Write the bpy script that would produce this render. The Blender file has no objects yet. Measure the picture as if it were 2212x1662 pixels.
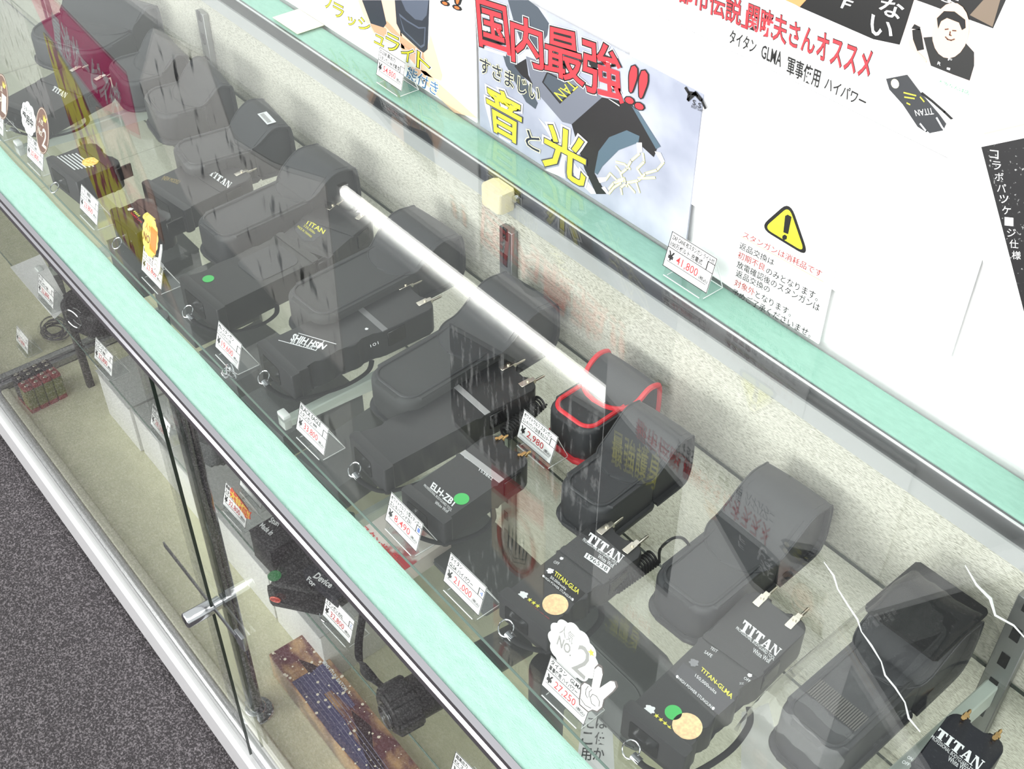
import bpy, bmesh, math, random
from mathutils import Vector, Matrix, noise
random.seed(7)
D = bpy.data; COL = bpy.context.scene.collection
SC = bpy.context.scene
# ---------------------------------------------------------------- camera
CAM = Vector((0, 0, 1.70))
YAW, PITCH, ROLL, FPX = math.radians(140.8), math.radians(42.0), math.radians(0.1), 2610.0
fw = Vector((math.cos(YAW)*math.cos(PITCH), math.sin(YAW)*math.cos(PITCH), -math.sin(PITCH)))
r0 = Vector((math.sin(YAW), -math.cos(YAW), 0)); u0 = r0.cross(fw)
rt = r0*math.cos(ROLL) + u0*math.sin(ROLL); up = -r0*math.sin(ROLL) + u0*math.cos(ROLL)
cd = D.cameras.new('camera'); cam = D.objects.new('camera', cd); COL.objects.link(cam)
cd.sensor_width = 36; cd.sensor_fit = 'HORIZONTAL'; cd.lens = FPX/2212*36; cd.clip_start = .02
m3 = Matrix((rt, up, -fw)).transposed()
cam.matrix_world = Matrix.Translation(CAM) @ m3.to_4x4()
SC.camera = cam
SC.cycles.transparent_max_bounces = 48
SC.cycles.max_bounces = 10
# ---------------------------------------------------------------- light
SC.view_settings.view_transform = 'Standard'; SC.view_settings.look = 'None'
SC.view_settings.exposure = 0.12; SC.view_settings.gamma = 1; SC.view_settings.use_curve_mapping = False
w = D.worlds.new('ceiling_glow'); SC.world = w; w.use_nodes = True
bg = w.node_tree.nodes['Background']; bg.inputs[0].default_value = (.97, 1, .985, 1); bg.inputs[1].default_value = .92
def area(name, loc, target, size, sy, power, col=(1, .99, .97)):
    l = D.lights.new(name, 'AREA'); l.shape = 'RECTANGLE'; l.size = size; l.size_y = sy; l.energy = power; l.color = col
    o = D.objects.new(name, l); COL.objects.link(o); o.location = loc
    o.rotation_euler = (Vector(target)-Vector(loc)).to_track_quat('-Z', 'Y').to_euler()
    return o
area('overhead_fill_light', (-1.1, -1.3, 2.6), (-1.2, .5, .8), 3.6, .9, 42)  # added fill from the customer side to brighten the posters, no actual fitting
area('overhead_fill_light', (.9, -.3, 2.6), (-1.0, .6, .6), .9, 1.6, 20)  # second added fill, from the right, no actual fitting either

area('low_fill_light', (-1.6, -2.4, .75), (-1.3, .6, .15), 3.6, 1.2, 125)  # added low fill that brightens the lower compartment, not a lamp of the shop

# ---------------------------------------------------------------- picture <-> place
def ray(px, py): return rt*((px-1106)/FPX) - up*((py-831)/FPX) + fw
def onz(px, py, z): d = ray(px, py); return CAM + d*((z-CAM.z)/d.z)
def ony(px, py, y): d = ray(px, py); return CAM + d*((y-CAM.y)/d.y)
def onx(px, py, x): d = ray(px, py); return CAM + d*((x-CAM.x)/d.x)
ZT = .900       # top face of the glass counter
ZS = .716       # upper shelf
ZL = .485       # lower shelf
ZF = .100       # case floor
YW = .847       # posters
# ---------------------------------------------------------------- materials
def lin(c): return tuple(((x/255)/12.92 if x/255 <= .04045 else ((x/255+.055)/1.055)**2.4) for x in c)
MATS = {}
def mat(name, c=(200, 200, 200), rough=.5, metal=0, bump=None, var=None, coat=0, emit=0, spec=.5, trans=None):
    """bump=(scale,strength,stretch) var=(scale,colour2,stretch,lo,hi)"""
    if name in MATS: return MATS[name]
    m = D.materials.new(name); MATS[name] = m; m.use_nodes = True
    n = m.node_tree.nodes; l = m.node_tree.links; b = n['Principled BSDF']
    b.inputs['Base Color'].default_value = (*lin(c), 1); b.inputs['Roughness'].default_value = rough
    b.inputs['Metallic'].default_value = metal; b.inputs['Specular IOR Level'].default_value = spec
    if coat: b.inputs['Coat Weight'].default_value = coat; b.inputs['Coat Roughness'].default_value = .12
    if emit: b.inputs['Emission Color'].default_value = (1, .99, .95, 1); b.inputs['Emission Strength'].default_value = emit
    def tex(scale, stretch, detail=4):
        tc = n.new('ShaderNodeTexCoord'); mp = n.new('ShaderNodeMapping'); t = n.new('ShaderNodeTexNoise')
        mp.inputs['Scale'].default_value = stretch; t.inputs['Scale'].default_value = scale; t.inputs['Detail'].default_value = detail
        l.new(tc.outputs['Object'], mp.inputs[0]); l.new(mp.outputs[0], t.inputs[0]); return t
    if bump:
        t = tex(bump[0], bump[2] if len(bump) > 2 else (1, 1, 1)); bp = n.new('ShaderNodeBump')
        bp.inputs['Strength'].default_value = bump[1]; bp.inputs['Distance'].default_value = bump[3] if len(bump) > 3 else .0003
        l.new(t.outputs[0], bp.inputs['Height']); l.new(bp.outputs[0], b.inputs['Normal'])
    if var:
        t = tex(var[0], var[2]); r = n.new('ShaderNodeValToRGB')
        r.color_ramp.elements[0].position = var[3]; r.color_ramp.elements[1].position = var[4]
        r.color_ramp.elements[0].color = (*lin(c), 1); r.color_ramp.elements[1].color = (*lin(var[1]), 1)
        l.new(t.outputs[0], r.inputs[0]); l.new(r.outputs[0], b.inputs['Base Color'])
    return m
def glass(name, tint, r0=.043, rough=.0):
    """thin sheet glass: clear, with the mirror share growing towards grazing angles"""
    m = D.materials.new(name); m.use_nodes = True; n = m.node_tree.nodes; l = m.node_tree.links; n.clear()
    out = n.new('ShaderNodeOutputMaterial'); mix = n.new('ShaderNodeMixShader'); tr = n.new('ShaderNodeBsdfTransparent')
    gl = n.new('ShaderNodeBsdfGlossy'); gl.inputs['Roughness'].default_value = rough
    tr.inputs[0].default_value = (*tint, 1)
    g = n.new('ShaderNodeNewGeometry'); dot = n.new('ShaderNodeVectorMath'); dot.operation = 'DOT_PRODUCT'
    l.new(g.outputs['Normal'], dot.inputs[0]); l.new(g.outputs['Incoming'], dot.inputs[1])
    def mt(op, a, b):
        k = n.new('ShaderNodeMath'); k.operation = op
        for i, v in ((0, a), (1, b)):
            if v is None: continue
            if isinstance(v, (int, float)): k.inputs[i].default_value = v
            else: l.new(v, k.inputs[i])
        return k.outputs[0]
    ab = mt('ABSOLUTE', dot.outputs['Value'], None); om = mt('SUBTRACT', 1.0, ab); p5 = mt('POWER', om, 5.0)
    f = mt('ADD', mt('MULTIPLY', p5, 1-r0), r0)
    l.new(f, mix.inputs[0]); l.new(tr.outputs[0], mix.inputs[1]); l.new(gl.outputs[0], mix.inputs[2]); l.new(mix.outputs[0], out.inputs[0])
    MATS[name] = m; return m
G_TOP = glass('counter_glass', (.975, .99, .985)); G_FRONT = glass('front_glass', (.975, .985, .978), .03)
G_SHELF = glass('shelf_glass', (.875, .885, .875), .04); G_EDGE = mat('glass_edge', (96, 118, 110), .15)
ACRYL = glass('clear_acrylic', (.96, .97, .97), .05); PLAST = glass('clear_plastic_film', (.985, .985, .985), .018, .05)
WHITE = mat('white_paper', (250, 250, 250), .6); BLACKP = mat('black_print', (18, 17, 18), .6)
REDP = mat('red_pen', (200, 62, 66), .6); REDB = mat('red_print', (232, 52, 62), .5); YEL = mat('yellow_print', (250, 240, 60), .5)
WPRT = mat('white_print', (232, 234, 236), .5); YPRT = mat('yellow_lettering', (226, 220, 70), .5)
BLK = mat('black_plastic', (46, 46, 48), .42); BLK2 = mat('black_gloss_plastic', (16, 16, 18), .22)
LEA = mat('black_leather', (52, 53, 56), .5); LEA2 = mat('black_nylon', (20, 20, 23), .8, bump=(1500, .8))
LEAM = mat('black_mesh_fabric', (60, 61, 62), .85, bump=(1100, .5, (1, 1, 1)))
CHR = mat('chrome', (205, 207, 210), .12, 1); STEEL = mat('brushed_steel', (170, 172, 176), .3, 1); ALU = mat('aluminium', (226, 226, 228), .32, .55)
DSTEEL = mat('dark_chrome', (105, 108, 112), .16, 1); BRASS = mat('brass', (214, 176, 120), .25, 1); NICK = mat('nickel', (214, 208, 196), .25, 1)
TEAL = mat('teal_fleece', (174, 214, 200), .95, bump=(420, .7, (1, 2.4, 1), .0016), var=(60, (163, 206, 191), (1, 3, 1), .35, .7))
TEAL2 = mat('teal_fleece_back', (150, 194, 178), .95, bump=(500, .5, (1, 2, 1), .001), var=(90, (142, 186, 170), (1, 3, 1), .35, .7))
# ---------------------------------------------------------------- builders
def props(o, label=None, cat=None, group=None, kind=None):
    if label: o['label'] = label
    if cat: o['category'] = cat
    if group: o['group'] = group
    if kind: o['kind'] = kind
    return o
def thing(name, label, cat, loc, group=None):
    o = D.objects.new(name, None); COL.objects.link(o); o.location = loc; o.empty_display_size = .02
    return props(o, label, cat, group)
def off(p):
    v = Vector((0, 0, 0))
    while p: v += p.location; p = p.parent
    return v
def link(name, bm, m, parent=None, smooth=False, loc=None):
    base = off(parent) if parent else Vector((0, 0, 0))
    if parent is None and loc is None and len(bm.verts):
        xs = [v.co for v in bm.verts]
        loc = Vector((sum(p.x for p in xs)/len(xs), sum(p.y for p in xs)/len(xs), min(p.z for p in xs)))
    base = base + (Vector(loc) if loc is not None else Vector((0, 0, 0)))
    bmesh.ops.translate(bm, verts=bm.verts, vec=-base)
    bmesh.ops.recalc_face_normals(bm, faces=bm.faces) if not getattr(bm, 'x', None) else None
    me = D.meshes.new(name); bm.to_mesh(me); bm.free()
    if smooth:
        for p in me.polygons: p.use_smooth = True
        try: me.set_sharp_from_angle(angle=math.radians(38))
        except Exception: pass
    o = D.objects.new(name, me); COL.objects.link(o)
    for k in (m if isinstance(m, (list, tuple)) else [m]): me.materials.append(k)
    o.parent = parent; o.location = loc if loc is not None else (0, 0, 0)
    return o
def structure(o): o['kind'] = 'structure'; return o
class Fr:
    def __init__(s, o, ux, uy, uz=None):
        s.o = Vector(o); s.x = Vector(ux).normalized(); s.y = Vector(uy); s.y = (s.y - s.x*s.y.dot(s.x)).normalized()
        s.z = s.x.cross(s.y) if uz is None else Vector(uz)
    def __call__(s, a, b, c=0): return s.o + s.x*a + s.y*b + s.z*c
W0 = Fr((0, 0, 0), (1, 0, 0), (0, 1, 0))
def add_box(bm, fr, a, b, bev=0, seg=2):
    vs = [bm.verts.new(fr(x, y, z)) for z in (a[2], b[2]) for y in (a[1], b[1]) for x in (a[0], b[0])]
    fs = [bm.faces.new([vs[i] for i in f]) for f in ((0, 2, 3, 1), (4, 5, 7, 6), (0, 1, 5, 4), (2, 6, 7, 3), (0, 4, 6, 2), (1, 3, 7, 5))]
    if bev: bmesh.ops.bevel(bm, geom=list({e for f in fs for e in f.edges}), offset=bev, segments=seg, affect='EDGES', profile=.5)
def box(name, a, b, m, parent=None, bev=0, fr=W0, smooth=False, loc=None):
    bm = bmesh.new(); add_box(bm, fr, a, b, bev); return link(name, bm, m, parent, smooth or bev > 0, loc)
def add_prism(bm, pts, fr, z0, z1, bev=0, seg=2, vert=True):
    lo = [bm.verts.new(fr(p[0], p[1], z0)) for p in pts]; hi = [bm.verts.new(fr(p[0], p[1], z1)) for p in pts]
    n = len(pts); f0 = bm.faces.new(lo[::-1]); f1 = bm.faces.new(hi); sd = []
    for i in range(n): sd.append(bm.faces.new((lo[i], lo[(i+1) % n], hi[(i+1) % n], hi[i])))
    if bev:
        bmesh.ops.bevel(bm, geom=list(f0.edges)+list(f1.edges), offset=bev, segments=seg, affect='EDGES', profile=.5)
def prism(name, pts, fr, z0, z1, m, parent=None, bev=0, seg=2, loc=None):
    bm = bmesh.new(); add_prism(bm, pts, fr, z0, z1, bev, seg); return link(name, bm, m, parent, True, loc)
def rrect(x0, y0, x1, y1, r, n=6, rs=None):
    rs = rs or [r]*4; out = []      # corners: lower-left, lower-right, upper-right, upper-left
    for k, (cx, cy, a0) in enumerate(((x0, y0, 180), (x1, y0, 270), (x1, y1, 0), (x0, y1, 90))):
        rr = max(rs[k], 1e-5); ox = cx + (rr if cx == x0 else -rr); oy = cy + (rr if cy == y0 else -rr)
        for i in range(n+1):
            a = math.radians(a0+90*i/n); out.append((ox+rr*math.cos(a), oy+rr*math.sin(a)))
    return out
def add_tube(bm, pts, r, n=8, closed=False, flat=1.0, upv=None):
    pts = [Vector(p) for p in pts]; N = len(pts); rings = []
    for i, p in enumerate(pts):
        a = pts[(i-1) % N] if (closed or i > 0) else p; b = pts[(i+1) % N] if (closed or i < N-1) else p
        t = (b-a).normalized(); h = Vector(upv) if upv else (Vector((0, 0, 1)) if abs(t.z) < .9 else Vector((1, 0, 0)))
        s = t.cross(h).normalized(); q = s.cross(t).normalized(); rr = r[i] if isinstance(r, (list, tuple)) else r
        rings.append([bm.verts.new(p + s*math.cos(2*math.pi*k/n)*rr + q*math.sin(2*math.pi*k/n)*rr*flat) for k in range(n)])
    for i in range(N if closed else N-1):
        A, B = rings[i], rings[(i+1) % N]
        for k in range(n): bm.faces.new((A[k], A[(k+1) % n], B[(k+1) % n], B[k]))
    if not closed: bm.faces.new(rings[0][::-1]); bm.faces.new(rings[-1])
def tube(name, pts, r, m, parent=None, n=8, closed=False, flat=1.0, upv=None, loc=None):
    bm = bmesh.new(); add_tube(bm, pts, r, n, closed, flat, upv); return link(name, bm, m, parent, True, loc)
def smoothpath(pts, k=5):
    P = [Vector(p) for p in pts]; out = []
    for i in range(len(P)-1):
        a = P[max(i-1, 0)]; b = P[i]; c = P[i+1]; d = P[min(i+2, len(P)-1)]
        for j in range(k):
            t = j/k; out.append(.5*((2*b)+(c-a)*t+(2*a-5*b+4*c-d)*t*t+(3*b-a-3*c+d)*t**3))
    out.append(P[-1]); return out
def ringpts(c, ax, ay, r, n=20, r2=None, a0=0, a1=360):
    full = abs(a1-a0) >= 360; r2 = r2 or r
    return [Vector(c)+Vector(ax)*r*math.cos(math.radians(a0+(a1-a0)*i/(n if full else n-1)))+Vector(ay)*r2*math.sin(math.radians(a0+(a1-a0)*i/(n if full else n-1))) for i in range(n)]
# ---- flat print: glyphs of the built-in font laid on a real surface
_tc = {}
def glyph(s, offset=0, res=2):
    k = (s, offset, res)
    if k in _tc: return _tc[k]
    c = D.curves.new('lettering', 'FONT'); c.body = s; c.resolution_u = res; c.offset = offset
    o = D.objects.new('lettering', c); COL.objects.link(o); dg = bpy.context.evaluated_depsgraph_get(); dg.update()
    me = D.meshes.new_from_object(o.evaluated_get(dg))
    V = [(v.co.x, v.co.y) for v in me.vertices]; F = [tuple(p.vertices) for p in me.polygons]
    D.objects.remove(o); D.curves.remove(c); D.meshes.remove(me); _tc[k] = (V, F); return _tc[k]
def bil(q, u, v):   # q = TL,TR,BR,BL
    top = q[0].lerp(q[1], u); bot = q[3].lerp(q[2], u); return bot.lerp(top, v)
def add_text(bm, s, q, nrm, lift, offset=0, box=None):
    V, F = glyph(s, 0)
    if not V: return
    x0 = min(p[0] for p in V); x1 = max(p[0] for p in V); y0 = min(p[1] for p in V); y1 = max(p[1] for p in V)
    if box: y0, y1 = box
    if offset: V, F = glyph(s, offset)
    vs = [bm.verts.new(bil(q, (x-x0)/(x1-x0), (y-y0)/(y1-y0)) + nrm*lift) for x, y in V]
    for f in F:
        try: bm.faces.new([vs[i] for i in f])
        except Exception: pass
def textq(items, surf, nrm, m, parent, name='lettering', lift=.0004, offset=0, label=None):
    """items: (string, TL, TR, BR, BL) in picture points; surf turns a picture point into a point of the surface"""
    for it in items:
        bm = bmesh.new(); add_text(bm, it[0], [surf(*p) for p in it[1:5]], Vector(nrm), lift, offset)
        o = linkflat(name, bm, m, parent)
    return o
def linkflat(name, bm, m, parent):
    base = off(parent) if parent else Vector((0, 0, 0)); bmesh.ops.translate(bm, verts=bm.verts, vec=-base)
    me = D.meshes.new(name); bm.to_mesh(me); bm.free(); o = D.objects.new(name, me); COL.objects.link(o); me.materials.append(m); o.parent = parent
    return o
def add_poly(bm, pts, nrm, lift):
    f = bm.faces.new([bm.verts.new(Vector(p)+Vector(nrm)*lift) for p in pts]); return f
def polyq(name, polys, surf, nrm, m, parent, lift=.0003):
    for P in polys:
        bm = bmesh.new(); add_poly(bm, [surf(*p) for p in P], nrm, lift); o = linkflat(name, bm, m, parent)
    return o
def strokes(name, lines, surf, nrm, wd, m, parent, lift=.0004):
    bm = bmesh.new(); nrm = Vector(nrm)
    for L in lines:
        P = [surf(*p) for p in L]
        for a, b in zip(P, P[1:]):
            d = (b-a); s = d.cross(nrm).normalized()*wd/2; e = d.normalized()*wd*.3
            add_poly(bm, [a-e+s, a-e-s, b+e-s, b+e+s], nrm, lift)
    return linkflat(name, bm, m, parent)
def disc(name, c, ax, ay, r, m, parent, lift=.0004, r2=None, n=24, nrm=None):
    bm = bmesh.new(); nn = Vector(nrm) if nrm else Vector(ax).cross(Vector(ay)).normalized()
    add_poly(bm, ringpts(c, ax, ay, r, n, r2), nn, lift); return linkflat(name, bm, m, parent)
SER = {  # slab-serif capitals in a unit box
 'T': [[(.02, .84), (.98, .84), (.98, 1), (.02, 1)], [(.02, .62), (.1, .62), (.2, .86), (.02, .86)], [(.98, .62), (.9, .62), (.8, .86), (.98, .86)], [(.32, .06), (.68, .06), (.68, .9), (.32, .9)], [(.2, 0), (.8, 0), (.8, .09), (.2, .09)]],
 'I': [[(.26, .06), (.74, .06), (.74, .94), (.26, .94)], [(.05, 0), (.95, 0), (.95, .09), (.05, .09)], [(.05, .91), (.95, .91), (.95, 1), (.05, 1)]],
 'A': [[(.4, 1), (.64, 1), (.95, .06), (.6, .06)], [(.4, 1), (.5, .86), (.22, .06), (.1, .06)], [(.24, .27), (.7, .27), (.7, .37), (.26, .37)], [(0, 0), (.36, 0), (.36, .09), (0, .09)], [(.5, 0), (1, 0), (1, .09), (.5, .09)]],
 'N': [[(.02, .91), (.34, .91), (.34, 1), (.02, 1)], [(.1, .95), (.38, 1), (.92, .0), (.7, .0)], [(.1, .06), (.2, .06), (.2, .94), (.1, .94)], [(0, 0), (.32, 0), (.32, .09), (0, .09)], [(.8, .02), (.9, .02), (.9, .94), (.8, .94)], [(.66, .91), (1, .91), (1, 1), (.66, 1)]]}
def slab_word(word, q, surf, nrm, m, parent, lift=.0005):
    q = [surf(*p) for p in q]; bm = bmesh.new(); wd = {'I': .6}
    tot = sum(wd.get(c, 1)+.06 for c in word); x = 0
    for c in word:
        cw = wd.get(c, 1)
        for k, poly in enumerate(SER[c]):
            f = bm.faces.new([bm.verts.new(bil(q, (x+p[0]*cw)/tot, p[1])+Vector(nrm)*(lift+k*2e-5)) for p in poly])
        x += cw+.06
    bm.normal_update()
    return linkflat('block_lettering', bm, m, parent)
UP = (0, 0, 1)
# ================================================================ the setting
box('floor', (-7, -3, -.02), (2.5, 5, 0), mat('speckled_carpet', (58, 54, 57), .97, bump=(420, 1.0, (1, 1, 1), .006), var=(330, (140, 134, 138), (1, 1, 1), .46, .72)), loc=(0, 0, -.02))
structure(D.objects['floor'])
wb = box('wall_back', (-7, .8535, 0), (2.5, .90, 1.13), mat('white_board_wall', (246, 246, 246), .7), loc=(-2, .88, 0)); structure(wb)

X0, X1 = -4.6, .25; XJ = -2.01     # the counter runs on both ways; XJ is the joint of two counters
case = thing('display_case', 'long glass shop counter with aluminium rails and teal fleece strips on its edges', 'display case', (-1.0, .57, 0))
KICK = mat('dark_plinth', (60, 60, 62), .7)
box('plinth', (X0, .36, 0), (X1, .83, .045), KICK, case)
# bottom rail: stepped aluminium extrusion
prof = [(.297, .02), (.297, .088), (.303, .098), (.309, .098), (.309, .090), (.3145, .090), (.3145, .099), (.318, .103), (.324, .103), (.324, .095), (.329, .095), (.329, .02)]
for xa, xb in ((X0, XJ-.004), (XJ+.004, X1)):
    bm = bmesh.new(); A = [bm.verts.new((xa, y, z)) for y, z in prof]; B = [bm.verts.new((xb, y, z)) for y, z in prof]
    bm.faces.new(A); bm.faces.new(B[::-1])
    for i in range(len(prof)): bm.faces.new((A[i], A[(i+1) % len(prof)], B[(i+1) % len(prof)], B[i]))
    link('bottom_rail', bm, ALU, case)
CREAM = mat('cream_felt', (222, 220, 192), .95, bump=(240, .5, (1, 1, 1), .002), var=(26, (208, 208, 180), (1, 2, 1), .3, .75))
for xa, xb in ((X0, XJ-.02), (XJ+.02, X1)):
    box('felt_floor', (xa, .345, .06), (xb, .80, ZF), CREAM, case)
    box('felt_border', (xa, .3295, .06), (xb, .3445, ZF+.006), mat('cream_border', (214, 212, 190), .8), case, bev=.003)
box('joint_frame', (XJ-.018, .33, .06), (XJ+.018, .79, ZF+.014), STEEL, case, bev=.003)
box('joint_frame', (XJ-.006, .33, ZF+.0145), (XJ+.006, .79, ZF+.020), mat('grey_paint', (150, 152, 152), .5), case)
# top frames
FL = Fr((0, 0, 0), (1, 0, 0), (0, 1, 0))
for xa, xb in ((X0, XJ-.0015), (XJ+.0015, X1)):
    bm = bmesh.new()
    pr = [(.2985, .872), (.2965, .876), (.2965, .884), (.2995, .888), (.2995, .8905), (.2965, .893), (.2965, .8995), (.3015, .9015), (.3035, .8945), (.345, .8935), (.345, .878), (.304, .872)]
    A = [bm.verts.new((xa, y, z)) for y, z in pr]; B = [bm.verts.new((xb, y, z)) for y, z in pr]
    bm.faces.new(A); bm.faces.new(B[::-1])
    for i in range(len(pr)): bm.faces.new((A[i], A[(i+1) % len(pr)], B[(i+1) % len(pr)], B[i]))
    link('front_top_rail', bm, mat('satin_chrome', (188, 186, 192), .2, 1), case)
    box('back_top_rail', (xa, .7955, .872), (xb, .8465, .8935), mat('dark_satin_rail', (104, 105, 108), .42, .9), case, bev=.0012)
    box('rail_bead', (xa, .7948, .8925), (xb, .7975, .8945), ALU, case, bev=.0005)
    box('back_seal', (xa, .7935, .850), (xb, .7993, .8715), mat('grey_seal', (176, 178, 178), .6), case)
def strip(y0, y1, zt, m, nx=260, wob=.0009, edge=.0035):
    bm = bmesh.new(); rows = [(y0, zt-.005), (y0+.001, zt-.0015), (y0+edge, zt)] + [(y0+(y1-y0)*k/5, zt) for k in range(1, 5)] + [(y1-edge, zt), (y1-.0008, zt-.0015), (y1, zt-.005)]
    G = []
    for i in range(nx+1):
        x = X0+(X1-X0)*i/nx
        G.append([bm.verts.new((x, y+(noise.noise((x*9, y*3, 1))*wob*2 if j in (0, 1, len(rows)-2, len(rows)-1) else 0), z+noise.noise((x*14, y*60, 3))*wob)) for j, (y, z) in enumerate(rows)])
    for i in range(nx):
        for j in range(len(rows)-1): bm.faces.new((G[i][j], G[i+1][j], G[i+1][j+1], G[i][j+1]))
    return bm
link('fleece_strip', strip(.3025, .3448, .8985, TEAL), TEAL, case, True)['label'] = 'wide pale teal fleece strip along the front edge'
link('fleece_strip', strip(.8000, .8465, .8960, TEAL2, wob=.0003), TEAL2, case, True)['label'] = 'teal strip under the back edge of the glass'
# counter glass, two sheets
for xa, xb in ((X0, XJ-.001), (XJ+.001, X1)):
    box('top_glass', (xa, .3452, .8945), (xb, .8465, ZT), G_TOP, case)
# back panel with woven paper
WP = D.materials.new('silver_woven_wallpaper'); WP.use_nodes = True
n = WP.node_tree.nodes; l = WP.node_tree.links; b = n['Principled BSDF']; b.inputs['Roughness'].default_value = .42; b.inputs['Metallic'].default_value = .25
tc = n.new('ShaderNodeTexCoord'); mp = n.new('ShaderNodeMapping'); mp.inputs['Scale'].default_value = (210, 1, 1500); nz = n.new('ShaderNodeTexNoise'); nz.inputs['Scale'].default_value = 1; nz.inputs['Detail'].default_value = 3
wv = n.new('ShaderNodeTexNoise'); wv.inputs['Scale'].default_value = 1; mp2 = n.new('ShaderNodeMapping'); mp2.inputs['Scale'].default_value = (220, 1, 1500)
l.new(tc.outputs['Object'], mp.inputs[0]); l.new(mp.outputs[0], nz.inputs[0]); l.new(tc.outputs['Object'], mp2.inputs[0]); l.new(mp2.outputs[0], wv.inputs[0])
ad = n.new('ShaderNodeMath'); ad.operation = 'ADD'; l.new(nz.outputs[0], ad.inputs[0]); l.new(wv.outputs[0], ad.inputs[1])
rp = n.new('ShaderNodeValToRGB'); rp.color_ramp.elements[0].position = .72; rp.color_ramp.elements[1].position = 1.22
rp.color_ramp.elements[0].color = (*lin((158, 156, 142)), 1); rp.color_ramp.elements[1].color = (*lin((226, 224, 212)), 1)
mm = n.new('ShaderNodeMath'); mm.operation = 'MULTIPLY'; mm.inputs[1].default_value = .93; l.new(ad.outputs[0], mm.inputs[0]); l.new(mm.outputs[0], rp.inputs[0]); l.new(rp.outputs[0], b.inputs['Base Color'])
bp = n.new('ShaderNodeBump'); bp.inputs['Strength'].default_value = .8; bp.inputs['Distance'].default_value = .0006; l.new(ad.outputs[0], bp.inputs['Height']); l.new(bp.outputs[0], b.inputs['Normal'])
box('back_panel', (X0, .7945, .06), (X1, .7995, .8495), WP, case)
# front glass: sliding panes that overlap at the middle
XP = -.985
for xa, xb, y in ((XJ+.01, XP, .306), (-1.05, X1, .3175), (X0, XJ-.01, .306)):
    box('front_glass', (xa, y, .104), (xb, y+.004, .8715), G_FRONT, case)
box('glass_edge', (XP, .306, .104), (XP+.0012, .310, .8715), mat('dark_glass_edge', (28, 38, 34), .2), case)
None and box('glass_edge', (-1.0512, .3175, .104), (-1.05, .3215, .8715), mat('pale_glass_edge', (120, 140, 132), .2), case)
# posts
for px_, name_ in ((-1.045, 0), (-1.90, 1)):
    py_ = .352 if not name_ else .455
    if name_: continue
    tube('centre_post', [(px_, py_, ZF), (px_, py_, .8705)], .0115, DSTEEL, case, 20)
    bm = bmesh.new()
    for (r, z0, z1) in ((.026, ZF, ZF+.003), (.016, ZF+.003, ZF+.012)):
        add_prism(bm, [(px_+r*math.cos(a*math.pi/12), py_+r*math.sin(a*math.pi/12)) for a in range(24)], W0, z0, z1, .001, 1)
    for a in (40, 160, 280): add_prism(bm, [(px_+.021*math.cos(math.radians(a))+.003*math.cos(t*math.pi/4), py_+.021*math.sin(math.radians(a))+.003*math.sin(t*math.pi/4)) for t in range(8)], W0, ZF+.003, ZF+.0045)
    link('post_flange', bm, CHR, case, True)
prism('joint_leg', rrect(-1.90-.007, .468, -1.90+.007, .482, .003), W0, ZF, .472, mat('dark_rubber_post', (58, 56, 56), .5), case)
# slotted standards on the back panel and their shelf arms
STD = [-3.35, -2.56, -1.77, -.975, -.228]
def standard(x):
    bm = bmesh.new(); add_box(bm, W0, (x-.0125, .784, .10), (x+.0125, .7942, .8335), .0008, 1); link('slotted_standard', bm, mat('grey_standard', (150, 151, 150), .35, .8), case, True)
    bm = bmesh.new()
    z = .13
    while z < .83:
        add_box(bm, W0, (x-.0045, .7832, z), (x+.0045, .7841, z+.018)); z += .0405
    o = link('standard_slots', bm, mat('slot_shadow', (22, 22, 22), .8), case); o['kind'] = 'stuff'
for x in STD: standard(x)
CREAMCAP = mat('cream_plastic', (240, 230, 196), .5)
def arm(x, zs, yf, m, drop=.032):
    fr = Fr((x-.0065, 0, 0), (0, 1, 0), (0, 0, 1)); fr.z = Vector((1, 0, 0))
    o = prism('shelf_arm', [(.784, zs-.0065), (yf, zs-.0065), (yf, zs-.017), (yf+.03, zs-.019), (.784, zs-.007-drop)], fr, 0, .013, m, case, .0015, 1)
    o = box('arm_clip', (x-.008, yf-.006, zs-.018), (x+.008, yf+.004, zs+.004), mat('clear_clip', (225, 230, 228), .15), case, bev=.0015)
ARMW = mat('pale_green_white_steel', (240, 250, 244), .4)
for x in STD: arm(x, ZS, .448, ARMW)
for x in (-1.77, -.975, -.228): arm(x, ZL, .42, ARMW)
# cream corner block, screw
def corner_block(cx, zc, y0=.765):
    prism('cream_block', rrect(cx-.019, y0, cx+.019, .7932, .004), W0, zc-.028, zc, CREAMCAP, case, .002)
corner_block(-.985, .8935, .768)
tube('screw_head', [(-.962, .7928, .884), (-.962, .787, .884)], .0045, CHR, case, 12)
box('cream_label', (-1.548, .8005, ZT+.0002), (-1.478, .846, ZT+.001), mat('cream_tape', (250, 246, 214), .6), case)
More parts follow.
